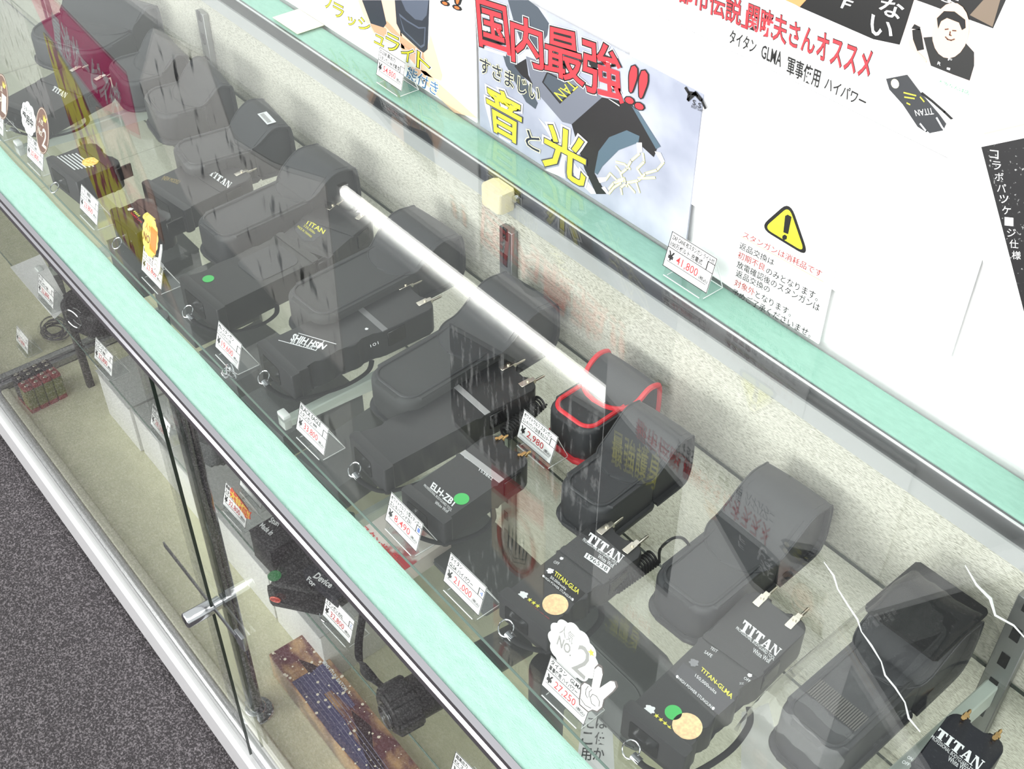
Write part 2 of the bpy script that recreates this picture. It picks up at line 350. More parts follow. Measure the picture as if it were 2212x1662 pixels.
# serrated lock bar with chrome lock
yb = .3125
pa = ony(372, 1228, yb); pb = ony(512, 1372, yb); zb = ony(438, 1297, .306).z
lk = thing('showcase_lock', 'chrome cylinder lock with a flat ratchet bar clamped on the glass door edge', 'lock', (XP, yb, zb))
fr = Fr((pa.x, .311, zb), (1, 0, 0), (0, 0, 1)); fr.z = Vector((0, -1, 0))
Lb = pb.x-pa.x; teeth = [(0, -.005), (0, .005)]
k = 0
while k*.004 < Lb*.45: teeth += [(k*.004+.003, .005), (k*.004+.004, .0035)]; k += 1
teeth += [(Lb, .004), (Lb, -.005)]
prism('ratchet_bar', teeth, fr, -.001, .001, STEEL, lk)
box('bar_hook', (pb.x-.004, .3110, zb-.016), (pb.x+.016, .3165, zb+.010), STEEL, lk, bev=.001)
c = Vector((XP-.006, .306, zb))
tube('lock_cylinder', [c+Vector((0, -.034, 0)), c+Vector((0, -.0335, 0)), c+Vector((0, -.0325, 0)), c+Vector((0, .004, 0))], [.009, .0098, .0105, .0105], CHR, lk, 24)
tube('lock_collar', [c+Vector((0, .006, 0)), c+Vector((0, .016, 0))], .009, CHR, lk, 20)
box('key_slot', (c.x-.0012, c.y-.0345, c.z-.005), (c.x+.0012, c.y-.0339, c.z+.005), mat('slot_shadow', (22, 22, 22), .8), lk)
# shelves
def shelf(x0, x1, y0, y1, z, label):
    t = thing('glass_shelf', label, 'shelf', ((x0+x1)/2, (y0+y1)/2, z), 'glass shelves in the counter')
    box('glass_pane', (x0, y0+.0006, z-.005), (x1, y1-.0006, z), G_SHELF, t)
    box('shelf_edge', (x0, y0, z-.005), (x1, y0+.0006, z), G_EDGE, t)
    box('shelf_edge', (x0, y1-.0006, z-.005), (x1, y1, z), mat('dark_glass_edge2', (60, 76, 70), .2), t)
shelf(XJ+.003, .2, .4320, .7925, ZS, 'clear upper glass shelf carrying the black stun guns, near half')
shelf(X0, XJ-.003, .4320, .7925, ZS, 'clear upper glass shelf at the far left end under the round badges')
shelf(XJ+.003, .2, .3875, .783, ZL, 'lower glass shelf over the white boxes, near half')
shelf(X0, XJ-.003, .3875, .783, ZL, 'lower glass shelf at the far left behind the grey joint frame')

# ================================================================ posters behind the counter
def Wp(px, py): return ony(px, py, YW)
NW = (0, -1, 0)
def sheet(name, label, x0, z0, x1, z1, m, y=YW, th=.002, cat='poster', group=None):
    t = thing(name, label, cat, ((x0+x1)/2, y+.003, z0), group)
    box('paper', (x0, y, z0), (x1, y+th, z1), m, t); return t
PW = mat('glossy_white_poster', (252, 252, 252), .35)
K = lambda x, y: (1000+.2532*x, .2532*y)
def KQ(*p): return [K(*a) for a in p]
# --- white flashlight poster
pl = sheet('flashlight_poster', 'white poster with yellow katakana and a hand holding black flashlights', -1.60, ZT+.0005, -1.112, 1.12, PW)
J = lambda x, y: (500+.2532*x, .2532*y)
def JQ(*p): return [J(*a) for a in p]
SKIN = mat('print_skin', (244, 200, 170), .5); SKIN2 = mat('print_skin_shade', (214, 158, 126), .5); DNAVY = mat('print_navy_black', (46, 50, 60), .45); DNAVY2 = mat('print_slate', (84, 92, 108), .45)
polyq('printed_hand', [JQ((1080, 0), (1400, 0), (1450, 280), (1480, 420), (1250, 330), (1150, 190)), JQ((1440, 250), (1660, 440), (1700, 300), (1800, 640), (1790, 690), (1650, 640), (1450, 420)), JQ((1500, 560), (1660, 610), (2100, 1010), (1900, 960))], Wp, NW, SKIN, pl)
polyq('printed_hand', [JQ((1290, 200), (1330, 180), (1440, 300), (1640, 450), (1650, 520), (1480, 400)), JQ((1180, 200), (1320, 240), (1360, 330), (1230, 290))], Wp, NW, SKIN2, pl, .00035)
polyq('printed_flashlight', [JQ((1115, 0), (1280, 0), (1325, 200), (1300, 235), (1190, 200)), JQ((1395, 0), (1690, 0), (1675, 420), (1640, 450), (1600, 420), (1450, 280), (1410, 200))], Wp, NW, DNAVY, pl, .0004)
polyq('printed_flashlight', [JQ((1450, 0), (1685, 0), (1668, 130), (1630, 175), (1570, 165), (1490, 90)), JQ((1430, 110), (1500, 170), (1600, 230), (1660, 230), (1650, 390), (1620, 410), (1470, 265))], Wp, NW, DNAVY2, pl, .0005)
polyq('printed_flashlight', [JQ((1440, 140), (1500, 185), (1600, 245), (1650, 240), (1642, 375), (1615, 390), (1480, 262))], Wp, NW, DNAVY, pl, .0006)
yk = [('フ', *JQ((790, -60), (860, -10), (850, 80), (800, 60))), ('ラ', *JQ((868, 10), (965, 60), (950, 170), (880, 130))), ('ッ', *JQ((1000, 135), (1065, 165), (1050, 240), (990, 200))), ('シ', *JQ((1090, 135), (1190, 185), (1180, 285), (1085, 235))),
      ('ュ', *JQ((1225, 285), (1315, 330), (1300, 400), (1222, 360))), ('ラ', *JQ((1325, 270), (1440, 330), (1425, 465), (1320, 410))), ('イ', *JQ((1455, 375), (1560, 430), (1540, 545), (1450, 500))), ('ト', *JQ((1590, 430), (1705, 510), (1690, 625), (1585, 570)))]
textq(yk, Wp, NW, WHITE, pl, lift=.0007, offset=.07); textq(yk, Wp, NW, BLACKP, pl, lift=.0008, offset=.035); textq(yk, Wp, NW, YEL, pl, lift=.0009)
bl = [('能付き', *JQ((1515, 560), (1775, 710), (1755, 825), (1490, 650)))]
textq(bl, Wp, NW, WHITE, pl, lift=.0007, offset=.05); textq(bl, Wp, NW, mat('print_blue', (44, 108, 160), .5), pl, lift=.0009)
ex = [('!!', *JQ((1830, -110), (1960, -60), (1950, 85), (1800, 30)))]
textq(ex, Wp, NW, BLACKP, pl, lift=.0007, offset=.05); textq(ex, Wp, NW, mat('print_orange', (244, 110, 50), .5), pl, lift=.0009)
# --- blue-grey poster
GB = mat('print_grey_blue', (150, 155, 172), .4, var=(9, (196, 200, 212), (1, 1, 1), .35, .7))
kp = sheet('stun_gun_poster', 'grey-blue poster with big red kanji, yellow kanji and a sparking black device', -1.104, ZT+.0005, -.7325, 1.1015, GB, y=YW-.001)
G1 = mat('print_graphite', (74, 82, 92), .4); G2 = mat('print_grey', (112, 116, 128), .4); G3 = mat('print_near_black', (40, 38, 40), .4); G4 = mat('print_steel_blue', (84, 104, 118), .4); G5 = mat('print_light', (206, 208, 214), .4)
S = lambda px, py: ony(px, py, YW-.001)
polyq('printed_device', [KQ((385, 0), (560, 0), (640, 60), (735, 200), (720, 300), (640, 420), (520, 420), (440, 200)), KQ((340, 460), (430, 490), (640, 880), (620, 930), (540, 870), (370, 560))], S, NW, G1, kp, .0003)
polyq('printed_device', [KQ((540, 480), (760, 560), (1190, 830), (930, 1060), (850, 1040), (590, 740)), ], S, NW, G2, kp, .0004)
polyq('printed_device', [KQ((1190, 830), (1440, 880), (1660, 1260), (1630, 1340), (1520, 1240), (1400, 1110), (1250, 1170), (1160, 1290), (1125, 1480), (1225, 1655), (1140, 1655), (1040, 1440), (930, 1060)), KQ((440, 560), (540, 500), (560, 640), (600, 720), (500, 640))], S, NW, G3, kp, .0005)
polyq('printed_device', [KQ((1160, 1290), (1250, 1170), (1400, 1110), (1510, 1160), (1500, 1215), (1330, 1280), (1190, 1420), (1150, 1490), (1125, 1470)), KQ((1440, 900), (1500, 950), (1690, 1250), (1650, 1270))], S, NW, G4, kp, .0006)
polyq('printed_device', [KQ((720, 610), (985, 745), (830, 885), (678, 700))], S, NW, G3, kp, .0006)
polyq('printed_device', [KQ((728, 625), (965, 745), (832, 862), (692, 702))], S, NW, G1, kp, .0007)
polyq('printed_electrodes', [KQ((1640, 1290), (1690, 1300), (1725, 1375), (1700, 1390)), KQ((1485, 1215), (1530, 1215), (1535, 1290), (1495, 1310)), KQ((1150, 1515), (1225, 1510), (1225, 1545), (1170, 1560)), KQ((1185, 1600), (1215, 1590), (1255, 1655), (1235, 1657))], S, NW, WHITE, kp, .0008)
polyq('printed_device', [KQ((640, 1000), (700, 1060), (1150, 1655), (1095, 1655), (1000, 1560))], S, NW, G5, kp, .00035)
textq([('TAN', *KQ((990, 740), (850, 865), (780, 790), (920, 680)))], S, NW, YPRT, kp, lift=.0009)
rk = [('国', *KQ((118, -20), (370, 60), (412, 470), (150, 385))), ('内', *KQ((412, 110), (675, 205), (695, 600), (425, 515))), ('最', *KQ((715, 220), (1000, 290), (1040, 735), (705, 610))), ('強', *KQ((1025, 310), (1345, 420), (1375, 885), (1040, 770))),
      ('!', *KQ((1440, 545), (1505, 570), (1460, 895), (1385, 870))), ('!', *KQ((1525, 580), (1595, 620), (1545, 945), (1468, 920)))]
ex2 = rk[4:]; rk = rk[:4]
textq(rk, S, NW, WHITE, kp, lift=.0010, offset=.05); textq(rk, S, NW, BLACKP, kp, lift=.0011, offset=.036); textq(rk, S, NW, REDB, kp, lift=.0012, offset=.012)
textq(ex2, S, NW, BLACKP, kp, lift=.0011, offset=.018); textq(ex2, S, NW, REDB, kp, lift=.0012, offset=.0)
yk = [('音', *KQ((195, 700), (510, 870), (492, 1240), (235, 1095))), ('光', *KQ((705, 1020), (1065, 1195), (1040, 1600), (690, 1400)))]
textq(yk, S, NW, WHITE, kp, lift=.0010, offset=.07); textq(yk, S, NW, mat('print_dark_grey', (70, 70, 76), .5), kp, lift=.0011, offset=.036); textq(yk, S, NW, YEL, kp, lift=.0012, offset=.014)
dk = [('すさまじい', *KQ((150, 480), (665, 740), (652, 875), (150, 610))), ('と', *KQ((548, 1100), (668, 1165), (655, 1300), (540, 1235)))]
textq(dk, S, NW, mat('print_pale_yellow', (246, 244, 190), .5), kp, lift=.0010, offset=.05); textq(dk, S, NW, mat('print_navy', (34, 40, 62), .5), kp, lift=.0012, offset=.01)
SPK = [KQ((1510, 1310), (1440, 1370), (1400, 1440), (1350, 1480), (1370, 1540), (1290, 1560), (1250, 1610)), KQ((1715, 1385), (1660, 1450), (1560, 1480), (1500, 1540), (1400, 1560), (1350, 1600), (1360, 1655)), KQ((1225, 1530), (1260, 1480), (1320, 1540), (1380, 1520), (1400, 1590)), KQ((1250, 1650), (1290, 1600), (1350, 1560)), KQ((1310, 1380), (1380, 1400), (1430, 1440)), KQ((1500, 1520), (1640, 1515)), KQ((1400, 1560), (1470, 1640)), KQ((1480, 1550), (1510, 1640)), KQ((1540, 1310), (1550, 1380), (1490, 1440), (1530, 1500)), KQ((1310, 1420), (1350, 1470))]
strokes('printed_spark', SPK, S, NW, .0028, mat('print_spark_yellow', (240, 236, 150), .5), kp, .0008); strokes('printed_spark', SPK, S, NW, .0014, WHITE, kp, .0009)
strokes('printed_emblem', [KQ((1905, 750), (1935, 800), (1925, 850), (1990, 790), (2040, 850), (2072, 920)), KQ((1930, 790), (1985, 800), (2030, 850))], S, NW, .0035, BLACKP, kp, .0009)
textq([('S.S', *KQ((1965, 845), (2040, 885), (2035, 925), (1962, 890))), ('BODY GUARD', *KQ((1955, 893), (2068, 940), (2062, 962), (1952, 915)))], S, NW, BLACKP, kp, lift=.0009)
# --- right: tall sheet with portrait, red line of kana, photo
Q = lambda x, y: (1500+.3219*x, .3219*y)
def QQ(*p): return [Q(*a) for a in p]
rp_ = sheet('recommendation_poster', 'tall white poster with red lettering, a black portrait panel and a small device picture', -.842, .97, -.40, 1.62, PW, y=YW+.0005)
S = lambda px, py: ony(px, py, YW+.0005)
box('portrait_panel', (-.668, YW-.0002, 1.15), (-.515, YW+.0004, 1.45), mat('print_black', (14, 13, 14), .3), rp_) if False else None
polyq('portrait_panel', [QQ((620, 0), (1290, -330), (2100, -20), (2005, 190), (1480, -5), (1378, 300), (1200, 262), (710, 48))], S, NW, mat('print_black', (14, 13, 14), .3), rp_, .0003)
polyq('portrait_panel', [QQ((1940, 0), (2060, -20), (2003, 180), (1850, 100))], S, NW, mat('print_brown', (120, 104, 88), .4), rp_, .0004)
polyq('printed_face', [QQ((590, -10), (700, -90), (760, -10), (710, 45))], S, NW, mat('print_face', (236, 150, 92), .5), rp_, .0004)
wk = [('な', *QQ((1265, -15), (1425, 15), (1375, 140), (1235, 80))), ('い', *QQ((1195, 95), (1340, 160), (1325, 265), (1175, 225))), ('F', *QQ((1010, -10), (1070, 10), (1030, 65), (985, 50))), ('よ', *QQ((1650, -60), (1780, -10), (1770, 40), (1650, 0)))]
textq(wk, S, NW, WHITE, rp_, lift=.0006, offset=.012)
polyq('colour_photo', [QQ((1478, -5), (2005, 210), (1872, 572), (1375, 322))], S, NW, mat('print_shop_pink', (226, 196, 190), .4, var=(160, (250, 236, 226), (1, 1, 1), .4, .6)), rp_, .0005)
polyq('printed_person', [QQ((1540, 250), (1650, 240), (1790, 250), (1880, 350), (1880, 440), (1850, 540), (1740, 500), (1590, 440), (1560, 330))], S, NW, mat('print_shirt', (24, 24, 24), .4), rp_, .0006)
bm = bmesh.new(); add_poly(bm, ringpts(S(*Q(1722, 205)), (1, 0, 0), (0, 0, 1), .0165, 20, .023), NW, .0008); linkflat('printed_face', bm, mat('print_face2', (240, 196, 172), .5), rp_)
polyq('printed_hair', [QQ((1640, 190), (1632, 120), (1680, 72), (1750, 75), (1822, 130), (1825, 185), (1800, 200), (1780, 150), (1700, 118), (1660, 140))], S, NW, BLACKP, rp_, .001)
polyq('printed_person', [QQ((1465, 200), (1520, 190), (1530, 240), (1545, 330), (1500, 340), (1470, 260)), QQ((1460, 190), (1480, 160), (1520, 180), (1515, 200))], S, NW, BLACKP, rp_, .0008)
polyq('printed_person', [QQ((1440, 270), (1470, 260), (1500, 340), (1560, 400), (1560, 430), (1500, 360), (1450, 320))], S, NW, mat('print_face2', (240, 196, 172), .5), rp_, .0009)
textq([('F', *QQ((1710, 385), (1735, 395), (1728, 412), (1705, 402))), ('R', *QQ((1640, 410), (1662, 420), (1655, 440), (1634, 430))), ('I', *QQ((1700, 450), (1722, 455), (1718, 470), (1697, 463)))], S, NW, WHITE, rp_, lift=.0009)
rk = [('都市伝説」', *QQ((-95, -165), (365, 22), (352, 190), (-110, 5))), ('関暁夫さん', *QQ((368, 15), (818, 195), (800, 375), (352, 190))), ('オススメ', *QQ((830, 205), (1205, 345), (1170, 530), (820, 385)))]
textq(rk, S, NW, BLACKP, rp_, lift=.0005, offset=.032); textq(rk, S, NW, REDB, rp_, lift=.0007, offset=.010)
textq([('タイタン', *QQ((245, 195), (425, 270), (405, 360), (235, 285))), ('GLMA', *QQ((458, 300), (595, 350), (580, 450), (448, 385))), ('軍事使用', *QQ((632, 372), (855, 470), (832, 590), (620, 492))), ('ハイパワー', *QQ((890, 510), (1165, 650), (1140, 725), (872, 595)))], S, NW, BLACKP, rp_, lift=.0006, offset=.012)
strokes('printed_smile', [QQ((1690, 245), (1705, 262), (1728, 268), (1750, 260)), QQ((1688, 195), (1708, 192)), QQ((1738, 202), (1760, 204)), QQ((1722, 210), (1718, 232), (1728, 236))], S, NW, .0010, mat('print_brown2', (90, 50, 40), .5), rp_, .0012)
strokes('printed_rule', [QQ((-310, 70), (0, 218), (340, 385), (700, 560), (1100, 762), (1450, 935), (1700, 1060))], S, NW, .0005, mat('print_rule', (160, 160, 162), .5), rp_, .0004)
polyq('printed_stun_gun', [QQ((1288, 528), (1430, 500), (1520, 620), (1640, 760), (1692, 830), (1670, 875), (1570, 895), (1500, 850), (1400, 700), (1310, 600))], S, NW, mat('print_charcoal', (52, 54, 58), .4), rp_, .0005)
strokes('printed_strap', [QQ((1530, 625), (1600, 680), (1680, 750), (1752, 820))], S, NW, .0022, BLACKP, rp_, .0005)
strokes('printed_electrodes', [QQ((1520, 830), (1560, 880), (1600, 915)), QQ((1630, 790), (1665, 850), (1695, 890))], S, NW, .0018, G5, rp_, .0008)
textq([('TITAN', *QQ((1612, 765), (1492, 778), (1480, 738), (1600, 722)))], S, NW, WHITE, rp_, lift=.0008)
bm = bmesh.new(); add_poly(bm, ringpts(S(*Q(1350, 560)), (1, 0, 0), (0, 0, 1), .0042, 12), NW, .0008); linkflat('printed_seal', bm, mat('print_cream', (232, 226, 190), .5), rp_)
strokes('printed_lines', [QQ((1410, 620), (1490, 640)), QQ((1415, 650), (1480, 660)), QQ((1520, 650), (1545, 680)), QQ((1430, 690), (1450, 700))], S, NW, .0012, YPRT, rp_, .0008)
textq([('大阪なんば店', *QQ((1640, 530), (1850, 610), (1845, 640), (1640, 550)))], S, NW, mat('print_green', (70, 170, 110), .5), rp_, lift=.0006)
# --- warning sheet
V_ = lambda x, y: (1500+.3219*x, 400+.3219*y)
def VQ(*p): return [V_(*a) for a in p]
ws = sheet('warning_sheet', 'white notice with a yellow warning triangle and lines of Japanese writing', -.722, ZT+.0005, -.538, 1.10, PW, y=YW-.0022)
S = lambda px, py: ony(px, py, YW-.0022)
def tri(c, sc, rad, m, lift):
    P = [S(*V_(640, 118)), S(*V_(450, 285)), S(*V_(762, 475))]; ce = sum(P, Vector())/3; bm = bmesh.new(); out = []
    P = [ce+(p-ce)*sc for p in P]
    for i in range(3):
        a = P[i-1]; b = P[i]; c_ = P[(i+1) % 3]; d1 = (a-b).normalized(); d2 = (c_-b).normalized()
        s = b+d1*rad; e = b+d2*rad
        for t in range(7): k = t/6; out.append(s*(1-k)**2+b*2*k*(1-k)+e*k*k)
    add_poly(bm, out, NW, lift); linkflat('warning_triangle', bm, m, ws)
tri(0, 1.08, .016, BLACKP, .0003); tri(0, .87, .010, mat('warning_yellow', (238, 240, 62), .5, var=(60, (226, 228, 50), (1, 1, 3), .3, .7)), .0005)
polyq('exclamation_mark', [VQ((612, 205), (630, 196), (655, 212), (632, 328), (600, 315)), VQ((595, 338), (610, 330), (625, 342), (622, 362), (605, 368), (592, 355))], S, NW, BLACKP, ws, .0008)
R2 = mat('print_dark_red', (168, 52, 48), .5)
textq([('スタンガンは消耗品です', *VQ((335, 308), (862, 575), (850, 622), (325, 350))), ('初期不良', *VQ((300, 440), (480, 532), (470, 580), (290, 487))), ('対象外', *VQ((277, 628), (410, 698), (400, 745), (265, 672)))], S, NW, R2, ws, lift=.0004)
textq([('返品交換は', *VQ((310, 378), (542, 500), (530, 542), (300, 425))), ('のみとなります。', *VQ((487, 548), (838, 730), (825, 782), (480, 592))), ('放電確認後のスタンガンは', *VQ((292, 503), (848, 800), (835, 852), (284, 550))),
       ('返品交換の', *VQ((286, 563), (512, 682), (502, 726), (277, 610))), ('となります。', *VQ((415, 705), (657, 838), (645, 885), (410, 752))), ('予めご了承くださいませ。', *VQ((262, 690), (792, 978), (776, 1028), (252, 732)))], S, NW, BLACKP, ws, lift=.0004)
strokes('underline', [VQ((315, 345), (865, 648))], S, NW, .0006, mat('print_ochre', (214, 206, 120), .5), ws, .0003)
# --- leaflet at the right edge
yl = .815; S = lambda px, py: ony(px, py, yl)
lf = thing('leaflet_stand', 'white folded leaflet with a black panel of vertical white lettering', 'leaflet', (S(2160, 700).x, yl, .905))
A_ = Vector((-.411, yl, 1.204)); uu = Vector((.815, 0, .58)); vv = Vector((.545, 0, -.838)); B_ = A_-uu*.026-vv*.026
P = [B_, B_+uu*.38, B_+uu*.38+vv*.355, B_+vv*.355]
frl = Fr((0, yl, 0), (1, 0, 0), (0, 0, 1)); prism('paper', [(p.x, max(p.z, .903)) for p in P], frl, 0, .004, PW, lf)
S = lambda px, py: ony(px, py, yl-.0042)
polyq('black_panel', [[(0, 0), (.32, 0), (.32, .30), (0, .30)]], lambda s_, t_: A_+uu*s_+vv*t_+Vector((0, -.0042, 0)), NW, mat('print_black_speckle', (22, 21, 24), .4, var=(260, (170, 170, 170), (1, 1, 1), .63, .69)), lf, .0003)
its = []
for i, ch in enumerate('コラボパッケ｜ジ仕様'):
    cx = 2148+(2196-2148)*i/9; cy = 332+(550-332)*i/9; its.append((ch, (cx-9, cy-9), (cx+10, cy-7), (cx+10, cy+11), (cx-9, cy+9)))
textq(its, S, NW, WHITE, lf, lift=.0006)
polyq('orange_line', [[(2126, 287), (2330, 240), (2330, 243), (2126, 291)]], S, NW, mat('print_peach', (246, 214, 170), .5), lf, .0003)
# --- signs standing higher on the back wall, seen mirrored in the counter glass
def Rf(px, py): v = ony(px, py, YW+.004); return Vector((v.x, v.y, 2*ZT-v.z))
def hang(name, label, pts, m, th=.003):
    P = [Rf(*p) for p in pts]; t = thing(name, label, 'sign', (sum(p.x for p in P)/len(P), YW+.006, min(p.z for p in P)))
    fr = Fr((0, YW+.0075, 0), (1, 0, 0), (0, 0, 1)); prism('board', [(p.x, p.z) for p in P], fr, 0, th, m, t); return t
t = hang('maroon_banner', 'maroon banner with white lettering hanging over the far left, mirrored in the glass', [(40, -60), (112, -8), (270, 155), (300, 292), (245, 262), (160, 150), (96, 60)], mat('maroon_cloth', (214, 40, 118), .6))
Sf = lambda px, py: Rf(px, py)
textq([('電池サービス中', (110, 22), (262, 190), (250, 245), (118, 92))], Sf, NW, WPRT, t, lift=.0006, offset=.02)
t = hang('yellow_banner', 'tall yellow and maroon striped banner, mirrored at the left of the glass', [(92, 70), (112, 90), (170, 190), (250, 380), (368, 622), (330, 600), (230, 470), (170, 330), (120, 170)], mat('yellow_stripe_cloth', (246, 232, 60), .6, var=(26, (170, 50, 70), (1, 1, .4), .52, .56)))
t = hang('figure_board', 'narrow board with a printed standing figure, mirrored beside the yellow banner', [(205, 230), (262, 250), (330, 420), (352, 520), (300, 470), (230, 330)], mat('figure_print', (226, 190, 176), .6, var=(14, (52, 46, 50), (1, 1, .5), .45, .55)))
t = hang('text_board', 'grey board with dark writing, mirrored at the far left', [(0, -20), (45, 20), (118, 250), (100, 240), (0, 130)], mat('text_board_print', (240, 238, 238), .6, var=(60, (60, 58, 60), (1, 1, .5), .58, .62)))
SPKM = mat('speckled_print', (236, 233, 230), .6, var=(34, (52, 48, 50), (1, 1, .45), .60, .66))
t = hang('handwritten_board', 'grey board with dark brush marks, mirrored over the middle holsters', [(330, 60), (440, 112), (505, 300), (590, 352), (700, 385), (742, 800), (640, 700), (520, 560), (400, 420), (360, 330), (300, 180)], SPKM)
t = hang('black_board', 'black board with white chalky marks, mirrored over the long plain stun gun', [(970, 700), (1130, 790), (1315, 905), (1305, 1180), (1180, 1110), (975, 905)], mat('chalk_print', (24, 23, 24), .6, var=(90, (225, 225, 225), (1, 1, .3), .57, .62)))
t = hang('no_touch_sign', 'cream sign with a red ring around a drawn hand, mirrored in the glass', [(1060, 1000), (1178, 1085), (1172, 1290), (1062, 1180)], mat('cream_board', (226, 216, 196), .6))
polyq('red_heading', [[(1062, 1002), (1176, 1087), (1174, 1140), (1062, 1050)]], Sf, NW, mat('print_crimson', (206, 40, 60), .5), t, .0006)
bm = bmesh.new(); cc = [Vector(Sf(1117+38*math.cos(a), 1168+62*math.sin(a)+26*math.cos(a))) for a in [i*math.pi/12 for i in range(24)]]; add_tube(bm, [c_+Vector((0, -.0015, 0)) for c_ in cc], .004, 6, True); link('red_ring', bm, mat('print_rust', (214, 90, 70), .5), t, True)
strokes('drawn_hand', [[(1100+8*i, 1135+6*i), (1098+8*i, 1175+7*i)] for i in range(5)]+[[(1095, 1170), (1110, 1205), (1135, 1210), (1140, 1180)]], Sf, NW, .0022, mat('print_charcoal', (52, 54, 58), .4), t, .0008)
for k, sgn in enumerate(('portrait_text',)):
    pass
# yellow and red kanji on the black portrait part of the tall poster (out of frame above, seen mirrored)
Rq = lambda px, py: (lambda v: Vector((v.x, YW+.0005, 2*ZT-v.z)))(ony(px, py, YW+.0005))
polyq('portrait_panel', [[(-.84, 1.185), (-.69, 1.235), (-.69, 1.46), (-.84, 1.46)]], lambda x, z: Vector((x, YW+.0005, z)), NW, mat('print_black', (14, 13, 14), .3), rp_, .0004)
textq([('最強護身', (1325, 925), (1432, 985), (1420, 1050), (1322, 990))], Rq, NW, YPRT, rp_, lift=.0008, offset=.01)
# fluorescent fittings of the room
def tube_light(x0, x1, y, z):
    t = thing('ceiling_lamp', 'long fluorescent ceiling lamp behind the counter, seen as a streak in the glass' if y > 1 else 'long fluorescent ceiling lamp above the customer side', 'lamp', ((x0+x1)/2, y, z))
    prism('lamp_housing', [(x0, y-.05), (x1, y-.05), (x1, y+.05), (x0, y+.05)], W0, z+.022, z+.06, WHITE, t, .005)
    o = tube('fluorescent_tube', [(x0+.02, y, z), (x1-.02, y, z)], .019, mat('lamp_glow', (255, 255, 250), .5, emit=12), t, 10)
    for x in (x0, x1-.02): box('lamp_cap', (x, y-.02, z-.02), (x+.02, y+.02, z+.022), WHITE, t)
tube_light(-3.42, -1.2, 1.955, 2.6); 
# ================================================================ price cards
def price_card(bl, br, z, l1, l2, price, label, num='', wd=.058, ht=.0375, tilt=17, group='price cards on the shelves', arm_len=.03, mm=WHITE, base=.010, yen=True, name='price_card', cat='price card'):
    A = onz(*bl, z+base); B = onz(*br, z+base)
    B = Vector((B.x, A.y+(B.y-A.y)*.5, A.z)); ux = (B-A).normalized(); A = (A+B)/2-ux*wd/2
    back = Vector((0, 0, 1)).cross(ux).normalized()
    if back.y < 0: back = -back
    uy = Vector((0, 0, 1))*math.cos(math.radians(tilt))+back*math.sin(math.radians(tilt))
    fr = Fr(A, ux, uy); nr = fr.z
    if nr.y > 0: nr = -nr; fr.z = nr
    t = thing(name, label, cat, (fr(wd/2, 0).x, fr(wd/2, 0).y, z), group)
    bm = bmesh.new(); add_box(bm, fr, (0, 0, -.0004), (wd, ht, .0001)); link('card', bm, mm, t)
    def R(u0, v0, u1, v1): return [fr(u0*wd, v0*ht), fr(u1*wd, v0*ht), fr(u1*wd, v1*ht), fr(u0*wd, v1*ht)]
    bm = bmesh.new(); e = .012; f = e*wd/ht
    for r in ((0, 0, 1, f), (0, 1-f, 1, 1), (0, 0, e, 1), (1-e, 0, 1, 1), (0, .56, 1, .56+f), (.84, .58, .86, .82), (.84, .80, 1, .82), (.06, .19, .93, .205), (.06, .16, .93, .165)):
        add_poly(bm, R(*r), nr, .0003)
    linkflat('printed_frame', bm, BLACKP, t)
    def T(s, u0, v0, u1, v1, m, nm, offs=.012):
        bm = bmesh.new(); q = R(u0, v0, u1, v1); add_text(bm, s, [q[3], q[2], q[1], q[0]], nr, .0004, offs if offs else 0); linkflat(nm, bm, m, t)
    if l1: T(l1, .04, .80, min(.96, .04+.055*len(l1)+.1), .95, BLACKP, 'product_name')
    if l2: T(l2, .04, .61, min(.82, .04+.055*len(l2)+.1), .76, BLACKP, 'product_name')
    T('¥', .06, .24, .17, .48, BLACKP, 'yen_sign', .03)
    T(price, .24, .22, .72, .47, REDP, 'price', .004)
    T('(税込)', .76, .22, .95, .35, BLACKP, 'tax_note')
    if num: T(num, .89, .62, .96, .76, mat('blue_pen', (90, 120, 190), .6), 'stock_number', 0)
    # acrylic easel: foot strip, base and back leg
    bm = bmesh.new(); add_box(bm, fr, (.08*wd, -.009, .0002), (.9*wd, .004, .0016)); add_box(bm, fr, (.1*wd, -.0005, -.0019), (.97*wd, ht*.92, -.0006))
    pA = fr(.1*wd, ht*.9, -.0012); pB = fr(.97*wd, ht*.9, -.0012)
    g = Fr(Vector((A.x, A.y, z+.0004)), ux, back); g.z = Vector((0, 0, 1))
    add_box(bm, g, (.1*wd, -.003, 0), (.97*wd, arm_len, .0013))
    link('acrylic_easel', bm, ACRYL, t)
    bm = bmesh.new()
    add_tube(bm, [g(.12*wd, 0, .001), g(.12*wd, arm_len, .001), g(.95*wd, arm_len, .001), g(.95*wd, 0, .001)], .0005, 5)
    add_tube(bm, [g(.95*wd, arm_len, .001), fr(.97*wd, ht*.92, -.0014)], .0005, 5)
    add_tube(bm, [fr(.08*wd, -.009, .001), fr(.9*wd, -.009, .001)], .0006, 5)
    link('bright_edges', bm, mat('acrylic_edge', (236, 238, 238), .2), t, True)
    t['_'] = 0; del t['_']
    return t, fr, nr, wd, ht
gU = 'price cards on the upper glass shelf'
price_card((638, 925), (703, 986), ZS, 'BLACK EAGLE', 'スタンガン 999', '33,800', 'price card reading 33,800 in front of the black device with wavy grip', '', group=gU)
price_card((833, 1124), (898, 1192), ZS, 'ホワイトウルフ 小型スタンガン', 'エレキハウンドZ01', '8,490', 'price card for 8,490 yen before the small device with silver band', '1', group=gU)
price_card((958, 1255), (1035, 1330), ZS, 'タイタン', 'GLSA ハイパワー', '21,000', 'price card for 21,000 yen between the 8,490 and 27,250 cards', '4', group=gU)
